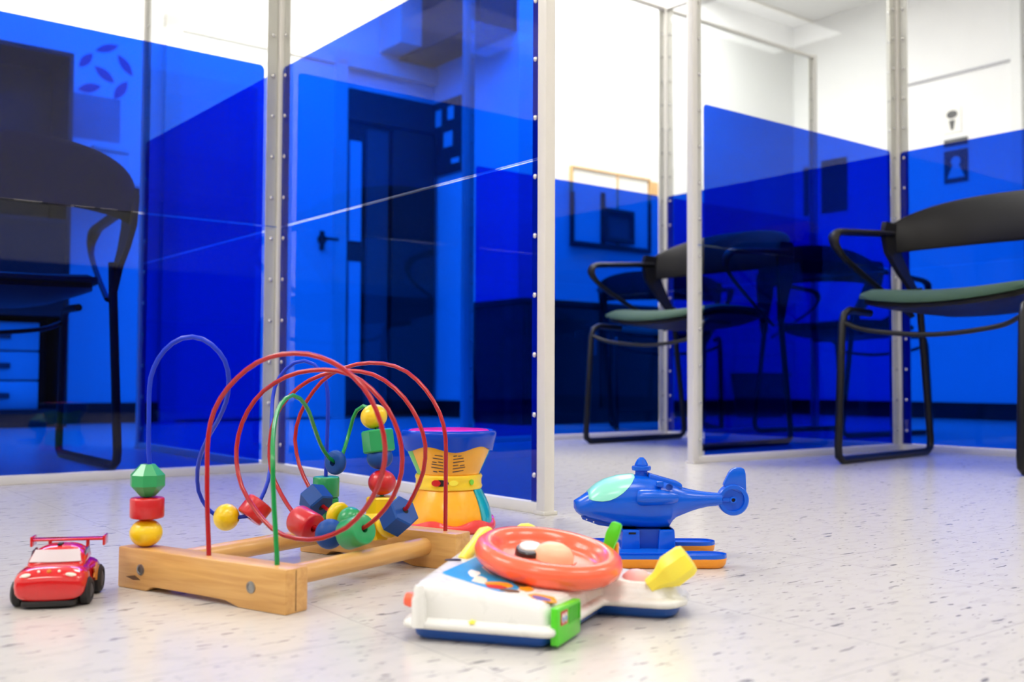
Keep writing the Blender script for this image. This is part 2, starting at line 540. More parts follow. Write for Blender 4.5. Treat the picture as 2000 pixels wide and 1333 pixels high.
# ------------------------------------------------------------------ partitions
ZF, ZM, ZT = 0.969, 0.583, 1.75
def screw_mesh():
    mb = MB().lathe([(.0046, 0), (.0044, .0012), (.0030, .0024), (0, .0030)], 12, axis_mat((0, 0, 0), (0, -1, 0)))
    o = mb.build('screw', 'screw')
    me = o.data
    bpy.data.objects.remove(o)
    return me
SCREW = screw_mesh()
def panel(u, v, rz, length, label, cover, seam=True, group='blue filmed partition panels'):
    t = thing('partition_panel', label, 'partition', W(u, v), rz, group)
    x0, x1 = .0115, length - .0115
    fw = .026
    MB().box(x0, x1, -.003, .001, .018, ZM - .002).build('acrylic_sheet', 'bonded', t, angle=None, label='lower clear sheet')
    MB().box(x0, x1, -.003, .001, ZM + .002, ZT - .012).build('acrylic_sheet', 'clear', t, angle=None, label='upper clear sheet')
    a = x0 if cover else x0 + fw + .004
    b = x1 if cover else x1 - fw - .010
    MB().box(a, b, -.0036, -.0032, .020, ZM - (.002 if seam else 0)).build('film_strip', 'film', t, angle=None, label='lower blue film')
    r = .012
    poly = [(a, ZM + (.002 if seam else 0)), (b, ZM + (.002 if seam else 0))] + [(b - r + r * cos(q), ZF - r + r * sin(q)) for q in (0, .5, 1.07, pi / 2)] + [(a + r - r * sin(q), ZF - r + r * cos(q)) for q in (0, .5, 1.07, pi / 2)]
    MB().prism(poly, 0.0032, 0.0036, axis_mat((0, 0, 0), (0, -1, 0), (1, 0, 0))).build('film_strip', 'film', t, angle=None, label='upper blue film')
    if seam: MB().box(x0, x1, -.0042, -.0032, ZM - .001, ZM + .001).build('seam_strip', 'seam', t, angle=None)
    for s, xa in ((0, x0), (1, x1 - fw)):
        fl = MB().box(xa, xa + fw, .0012, .0035, .018, ZT - .012)
        fl.box(xa if s == 0 else xa + fw - .0025, xa + .0025 if s == 0 else xa + fw, .0035, .0095, .018, ZT - .012)
        f = fl.build('flange', 'alu', t, angle=None)
        z = .062
        while z < ZT - .03:
            link('screw', SCREW, f, loc=(xa + fw * .5, -.0036, z))
            z += .0985
    MB().box(x0, x1, -.008, .008, 0, .018, .001).build('bottom_rail', 'alu_white', t)
    MB().box(x0, x1, -.009, .009, ZT - .012, ZT, .001).build('top_rail', 'alu_white', t)
    return t
panel(-1.0, 0, RZ_A, 1.0, 'clear partition panel with blue film, standing behind the bead maze stack of yellow, red and green beads', False)
panel(0, 0, RZ_B, 1.0, 'clear partition panel with blue film, nearest of all, standing behind the hourglass toy drum', True)
panel(0, -1.0, RZ_B, 1.0, 'blue filmed partition panel seen through the panel behind the bead maze', True)
panel(.985, .43, RZ_A, .99, 'blue filmed partition panel starting at the free post between the two green chairs', False)
panel(1.975, .43, RZ_B, 1.0, 'blue filmed partition panel behind the nearest green seated chair back', True, False)
panel(1.975, -.605, RZ_B, 1.035, 'blue filmed partition panel behind the back of the farther green seated chair', True)
panel(.975, -.605, RZ_A, 1.0, 'blue filmed partition panel across the cubicle opening, in front of the low black cabinet', False, False)
panel(1.975, -.605, RZ_A, 1.0, 'blue filmed partition panel beyond the farther cubicle, in front of the waste bin', False)
def post(u, v, label):
    t = thing('partition_post', label, 'post', W(u, v), TH, 'square partition posts')
    MB().box(-.0105, .0105, -.0105, .0105, .004, ZT + .006, .0015).build('post', 'alu_white', t)
    MB().box(-.014, .014, -.014, .014, 0, .006, .001).build('foot', 'alu', t)
    return t
post(0, 0, 'pale square post at the partition corner behind the bead maze')
post(0, 1.0, 'pale square end post of the nearest panel, beside the cubicle opening')
post(.985, .43, 'white free-standing end post between the two green seated chairs')
post(1.975, .43, 'white corner post behind the nearest green seated chair')
post(1.975, -.605, 'white corner post at the back of the cubicle opening')
post(.975, -.605, 'pale post seen through the film above the toy drum')
post(2.975, -.605, 'pale thin post near the far grey room corner')
post(0, -1.0, 'pale post seen through the blue film beside the tucked-in chair')
post(-1.0, 0, 'pale end post of the panel beside the bead maze, outside the picture')
post(1.975, 1.43, 'pale end post of the panel behind the nearest chair, outside the picture')

# ------------------------------------------------------------------ chairs
def make_chair():
    t = thing('sled_chair', 'x', 'chair', (0, 0, 0), 0, 'black sled base chairs')
    for s in (-1, 1):
        x = .228 * s
        pts = [(x, .10, .408), (x, .215, .410), (x, .245, .398), (x, .256, .370), (x, .282, .045), (x, .280, .022), (x, .262, .011), (x, -.255, .011), (x, -.277, .022), (x, -.282, .045), (x, -.222, .42), (x, -.213, .50)]
        MB().tube(smooth_path([pts[0], pts[1]], 1)[:1] + [Vector(p) for p in pts[1:]], .0105, 10).build('sled_leg', 'chairtube', t, angle=50)
    # seat pad: a soft rounded square with raised sides and a waterfall front
    def seat_grid(z_of, thick, ins, mat, name):
        n = 16
        mb = MB()
        def pt(i, j):
            a, b = i / n * 2 - 1, j / n * 2 - 1
            x = a * sqrt(1 - b * b * .28) * (.238 - ins)
            y = .02 + b * sqrt(1 - a * a * .28) * (.225 - ins)
            return x, y, max(abs(a), abs(b))
        top = [[mb.bm.verts.new((*pt(i, j)[:2], z_of(*pt(i, j)[:2], pt(i, j)[2], 1))) for j in range(n + 1)] for i in range(n + 1)]
        bot = [[mb.bm.verts.new((*pt(i, j)[:2], z_of(*pt(i, j)[:2], pt(i, j)[2], -1))) for j in range(n + 1)] for i in range(n + 1)]
        for i in range(n):
            for j in range(n):
                mb.bm.faces.new((top[i][j], top[i + 1][j], top[i + 1][j + 1], top[i][j + 1]))
                mb.bm.faces.new((bot[i][j], bot[i][j + 1], bot[i + 1][j + 1], bot[i + 1][j]))
        for i in range(n):
            for A, B in (((i, 0), (i + 1, 0)), ((i + 1, n), (i, n)), ((0, i + 1), (0, i)), ((n, i), (n, i + 1))):
                mb.bm.faces.new((top[A[0]][A[1]], top[B[0]][B[1]], bot[B[0]][B[1]], bot[A[0]][A[1]]))
        return mb.build(name, mat, t, angle=60)
    base = lambda x, y: .445 + .016 * (x / .23) ** 2 - .020 * max(0, (y - .10) / .14) ** 2 + .012 * max(0, (-y - .08) / .13) ** 2
    def zpad(x, y, e, s):
        edge = max(0, (e - .8) / .2)
        return base(x, y) + (.012 * (1 - edge ** 2) + .004 if s > 0 else -.008 + .004 * edge)
    def zshell(x, y, e, s):
        return base(x, y) + (-.0085 if s > 0 else -.020 - .032 * max(0, 1 - e * e))
    seat_grid(zpad, 0, 0, 'greenpad', 'seat_pad')
    sh = seat_grid(zshell, 0, .012, 'chairblack', 'seat_shell')
    MB().box(-.02, .02, .2040, .2065, .415, .422).build('badge', 'badge', sh, angle=None, label='small grey badge')
    # curved back
    mb = MB()
    n = 24
    def bk(k, w):
        s = k / n * 2 - 1
        x = .288 * sin(s * 1.25) / sin(1.25)
        y = -.285 + .125 * s * s
        zt = .772 - .075 * abs(s) ** 2.2
        zb = .622 - .022 * s * s
        return x, y, zb + (zt - zb) * w, s
    cols = []
    for k in range(n + 1):
        ring = []
        for (w, off) in ((0, 0), (.08, -.006), (.5, -.009), (.92, -.006), (1, 0), (.92, .006), (.5, .004), (.08, .006)):
            x, y, z, s = bk(k, w)
            lean = -.03 * (w - .3)
            ring.append((x, y + off + lean, z))
        cols.append(ring)
    mb.loft(cols)
    mb.build('backrest', 'chairblack', t, angle=50)
    for s in (-1, 1):
        sec = []
        for (z, y, hw, xx) in ((.693, -.155, .040, .287), (.66, -.150, .048, .287), (.60, -.158, .046, .281), (.54, -.184, .034, .262), (.49, -.208, .022, .242), (.43, -.220, .014, .229)):
            sec.append([(s * (xx - .007), y - hw, z), (s * (xx + .007), y - hw, z), (s * (xx + .007), y + hw, z), (s * (xx - .007), y + hw, z)])
        MB().loft(sec).build('back_post', 'chairblack', t, angle=50)
        path = smooth_path([(s * .287, -.16, .660), (s * .288, -.05, .652), (s * .288, .09, .640), (s * .287, .165, .632), (s * .284, .192, .612), (s * .278, .185, .585), (s * .268, .13, .545), (s * .246, -.03, .472), (s * .229, -.17, .412)], 5)
        rr = [(.017 if i < 18 else .017 - (.008) * min(1, (i - 18) / 10)) for i in range(len(path))]
        MB().tube(path, rr, 10, flat=.6).build('armrest', 'chairblack', t, angle=50)
    MB().tube(smooth_path([(-.226, .255, .375), (-.16, .235, .352), (0, .222, .338), (.16, .235, .352), (.226, .255, .375)], 6), .0065, 8).build('stretcher', 'chairtube', t, angle=50)
    return t
CH0 = make_chair()
_first = [True]
def chair(u, v, fu, fv, label, cu=None):
    o = CH0 if _first[0] else copy_tree(CH0)
    _first[0] = False
    d = AU * fu + BV * fv
    o.location = W(u, v)
    o.rotation_euler = (0, 0, atan2(d.y, d.x) - pi / 2)
    o['label'] = label
    return o
chair(1.575, .875, -.994, .11, 'nearest black sled base chair with dark green seat pad, before the partition corner')
chair(1.61, -.15, -.994, .11, 'black chair with green seat pad inside the cubicle, partly behind the free white post')
chair(2.70, -.28, .997, .08, 'dark chair with its back to the nearer cubicle, seen through two blue films')
chair(2.43, -1.06, -.65, .76, 'dark chair behind the blue panel across the cubicle opening, before the black cabinet')
chair(-.53, -.50, .02, -1.0, 'black chair behind the blue panel beside the bead maze, its back to the panel')

# ------------------------------------------------------------------ furniture and pictures beyond the film
def uv_thing(name, label, cat, u, v, z=0, face='v', group=None):
    """face 'v': local x = u, local -y faces +v.  face 'u': local x = v, local -y faces -u"""
    return thing(name, label, cat, W(u, v, z), RZ_A if face == 'v' else RZ_B, group)
t = uv_thing('bookcase', 'tall dark bookcase against the back wall behind the tucked-in chair', 'bookcase', -.45, -2.935)
for x in (-.65, .63): MB().box(x, x + .02, -.32, 0, 0, 1.71, .002).build('side_panel', 'greycab', t)
MB().box(-.63, .63, -.012, 0, 0, 1.71).build('back_panel', 'greycab', t, angle=None)
for z in (.06, .50, .92, 1.13, 1.69): MB().box(-.63, .63, -.32, -.012, z, z + .02).build('shelf', 'greycab', t, angle=None)
MB().box(-.63, .63, -.315, -.295, .52, .92).build('door', 'darkcab', t, angle=None)
MB().box(-.63, .63, -.312, -.30, 0, .06).build('plinth', 'black', t, angle=None)
for i in range(3):
    z = .085 + i * .135
    b_ = uv_thing('drawer_box', ('topmost', 'middle', 'lowest')[2 - i] + ' of the white drawer boxes in the bottom of the dark bookcase', 'drawer box', .0, -2.65, z if i == 0 else z, group='white drawer boxes in the bookcase')
    b_.location = W(-.05, -2.80, .08 + i * .1325)
    MB().box(-.20, .14, -.13, .13, 0, .125, .006).build('box_body', 'paper', b_)
    MB().box(-.08, .02, -.142, -.13, .05, .075, .003).build('handle', 'grey', b_)
b_ = uv_thing('toy_ball', 'dark blue toy ball on the upper shelf of the dark bookcase', 'ball', -.12, -2.78, 1.15)
tag(MB().lathe([(0, 0), (.03, .004), (.06, .03), (.07, .065), (.06, .10), (.03, .126), (0, .13)], 24).build('ball_shell', 'leafblue', b_), '', '') if False else MB().lathe([(0, 0), (.03, .004), (.06, .03), (.07, .065), (.06, .10), (.03, .126), (0, .13)], 24).build('ball_shell', 'leafblue', b_)
MB().lathe([(.0705, .055), (.0715, .065), (.0705, .075)], 24).build('ball_stripe', 'car_orange', b_)
b_ = uv_thing('toy_tray', 'light blue toy tray on the upper shelf beside the ball', 'tray', .05, -2.78, 1.15)
MB().prism(round_poly([(-.09, -.10), (.10, -.10), (.10, .10), (-.09, .10)], .02), 0, .012).build('tray_base', 'teal', b_)
tr_ = MB()
for x0, x1, y0, y1 in ((-.09, .10, -.10, -.09), (-.09, .10, .09, .10), (-.09, -.08, -.09, .09), (.09, .10, -.09, .09)): tr_.box(x0, x1, y0, y1, .012, .05)
tr_.build('tray_rim', 'skyprint', b_, angle=None)
t = uv_thing('wall_shelf', 'narrow wall shelf on the back wall right of the dark bookcase', 'shelf', .43, -2.95, 1.16)
MB().box(-.14, .14, -.16, 0, 0, .02, .002).build('shelf_board', 'alu', t)
for x in (-.1, .09): MB().prism([(-.14, 0), (0, 0), (0, -.10), (-.02, -.10)], x, x + .01, Matrix(((0, 0, 1, 0), (1, 0, 0, 0), (0, 1, 0, 0), (0, 0, 0, 1)))).build('bracket', 'alu', t, angle=None)
t = uv_thing('storage_box', 'white storage box standing on the narrow wall shelf', 'box', .43, -2.87, 1.18)
MB().box(-.08, .08, -.06, .06, 0, .14, .006).build('box_body', 'paper', t)
MB().box(-.086, .086, -.066, .066, .14, .165, .004).build('lid', 'alu_white', t)
t = uv_thing('wall_poster', 'turquoise poster on the back wall above the storage box', 'poster', .38, -2.952, 1.40)
MB().box(-.13, .13, -.004, 0, 0, .22).build('poster_sheet', 'teal', t, angle=None)
rnd = random.Random(5)
for i in range(6):
    x, z = ((.36, 1.655), (.51, 1.67), (.43, 1.735), (.34, 1.79), (.53, 1.80), (.44, 1.87))[i]
    t = uv_thing('wall_decal', ('lowest', 'second lowest', 'third lowest', 'third highest', 'second highest', 'highest')[i] + ' of the blue leaf decals on the back wall', 'decal', x, -2.95, z, group='blue leaf decals on the back wall')
    w, h, q = .050 + .012 * rnd.random(), .018 + .006 * rnd.random(), (.3, 1.0, -.6, .9, -.9, .4)[i]
    leaf = [(cos(q) * w * cos(a) - sin(q) * h * sin(a) * abs(sin(a)), sin(q) * w * cos(a) + cos(q) * h * sin(a) * abs(sin(a))) for a in [k * pi / 9 for k in range(18)]]
    MB().prism(leaf, 0, .002, axis_mat((0, 0, 0), (0, -1, 0), (1, 0, 0))).build('leaf', 'leafblue', t, angle=None)
# dark bulletin board on the jog wall
t = uv_thing('bulletin_board', 'dark bulletin board with papers in the room corner above the toy drum', 'bulletin board', UJ, -2.78, 1.46, 'u')
MB().box(-.16, .16, -.02, 0, 0, .45, .003).build('board', 'greycab', t)
for (x, z, w, h) in ((-.12, .30, .07, .10), (.02, .32, .06, .08), (-.02, .16, .09, .09), (.06, .05, .08, .03)):
    MB().box(x, x + w, -.023, -.02, z, z + h).build('note', 'paper', t, angle=None)
# framed board, picture and tan note on the wall behind the opening
t = uv_thing('notice_board', 'white notice board with a dark lower frame on the wall behind the cubicle opening', 'notice board', 3.08, -2.1, 1.02)
MB().box(-.30, .30, -.012, 0, 0, .42).build('board', 'paper', t, angle=None)
for (x0, x1, z0, z1) in ((-.32, .32, -.03, 0), (-.32, -.30, 0, .28), (.30, .32, 0, .28), (-.09, -.06, 0, .30)): MB().box(x0, x1, -.025, 0, z0, z1, .002).build('frame_bar', 'greycab', t)
for (x0, x1, z0, z1) in ((-.32, .32, .42, .43), (-.32, -.31, .28, .42), (.31, .32, .28, .42), (.04, .048, .0, .42)): MB().box(x0, x1, -.02, 0, z0, z1).build('edge_bar', 'tan', t, angle=None, label='thin tan edging')
t = uv_thing('picture_frame', 'small dark framed picture on the notice board behind the cubicle opening', 'picture', 3.12, -2.075, 1.03)
for (x0, x1, z0, z1) in ((-.12, .12, 0, .03), (-.12, .12, .17, .20), (-.12, -.09, .03, .17), (.09, .12, .03, .17)): MB().box(x0, x1, -.02, 0, z0, z1, .002).build('frame_bar', 'greycab', t)
MB().box(-.09, .09, -.008, 0, .03, .17).build('print', 'grey', t, angle=None)
t = uv_thing('paper_note', 'tan paper note beside the upper corner of the notice board', 'note', 3.42, -2.1, 1.36)
MB().box(-.06, .06, -.004, 0, 0, .08).build('sheet', 'tan', t, angle=None)
# low black cabinet
t = uv_thing('low_cabinet', 'low black cabinet behind the blue panel across the cubicle opening', 'cabinet', 2.55, -2.08)
MB().box(-.50, .50, -.45, 0, .06, .60, .004).build('body', 'darkcab', t)
MB().box(-.52, .52, -.47, 0, .60, .625, .004).build('top', 'black', t)
MB().box(-.48, .48, -.42, -.02, 0, .06).build('plinth', 'black', t, angle=None)
for x in (-.49, .005):
    d_ = MB().box(x, x + .485, -.468, -.45, .08, .585, .003).build('door', 'darkcab', t)
    MB().box(x + (.43 if x < -.1 else .04), x + (.445 if x < -.1 else .055), -.485, -.468, .35, .47, .003).build('handle', 'steel', d_)
# bin
t = uv_thing('waste_bin', 'dark square waste bin against the wall near the far corner', 'bin', 4.12, -1.84)
bb = MB()
prof = [(.12, 0), (.15, .26), (.155, .275), (.142, .275), (.115, .01)]
rings = []
for hw, z in prof: rings.append([(x, y, z) for x, y in round_poly([(-hw, -hw * .8), (hw, -hw * .8), (hw, hw * .8), (-hw, hw * .8)], .03, 3)])
bb.loft(rings)
bb.build('bin_body', 'greycab', t)
bl = MB().box(-.15, .15, -.13, -.115, .255, .275, .003).build('bin_rim', 'black', t)
# right-hand wall
def wall_sign(label, v, z, w, h, mat, name='wall_sign', art=True):
    t = uv_thing(name, label, 'sign' if name == 'wall_sign' else 'picture', UR, v, z, 'u')
    MB().box(-w / 2, w / 2, -.006, 0, 0, h).build('sheet', mat, t, angle=None)
    return t
t = wall_sign('small white paper sign with dark figure, high on the far grey wall', -.94, 1.735, .115, .155, 'paper')
MB().prism([(.035 * cos(a), .025 * sin(a)) for a in [k * pi / 8 for k in range(16)]], 0, .001, axis_mat((0, -.006, .115), (0, -1, 0), (1, 0, 0))).build('figure_head', 'ink', t, angle=None)
MB().prism([(-.02, .02), (.02, .02), (.008, -.04), (-.008, -.04)], 0, .001, axis_mat((0, -.006, .06), (0, -1, 0), (1, 0, 0))).build('figure_body', 'ink', t, angle=None)
t = wall_sign('dark poster with a pale figure on the far wall behind the chair', -.92, 1.43, .15, .20, 'grey')
MB().prism([(.03 * cos(a), .03 * sin(a)) for a in [k * pi / 8 for k in range(16)]], 0, .001, axis_mat((0, -.006, .13), (0, -1, 0), (1, 0, 0))).build('figure_head', 'paper', t, angle=None)
MB().prism([(-.055, 0), (.055, 0), (.02, .075), (-.02, .075)], 0, .001, axis_mat((0, -.006, .03), (0, -1, 0), (1, 0, 0))).build('figure_body', 'paper', t, angle=None)
t = wall_sign('narrow dark strip sign above the poster with a pale figure', -.92, 1.655, .15, .045, 'grey')
t = wall_sign('dark rectangular panel on the far wall near the grey room corner', -1.775, 1.36, .20, .36, 'greycab', 'wall_panel')
t = wall_sign('thin dark upright panel beside the larger dark wall panel', -1.99, 1.36, .06, .34, 'greycab', 'wall_panel')
# picture reflected in the panel: hangs on the wall behind the camera
t = thing('framed_picture', 'brown framed picture on the wall behind the viewer', 'picture', W(1.6, VF, 1.15), TH + pi, None)
for (x0, x1, z0, z1) in ((-.30, .30, 0, .03), (-.30, .30, .57, .60), (-.30, -.27, .03, .57), (.27, .30, .03, .57)): MB().box(x0, x1, -.025, 0, z0, z1, .003).build('frame_bar', 'frame_brown', t)
MB().box(-.27, .27, -.01, 0, .03, .57).build('print', 'teal', t, angle=None)

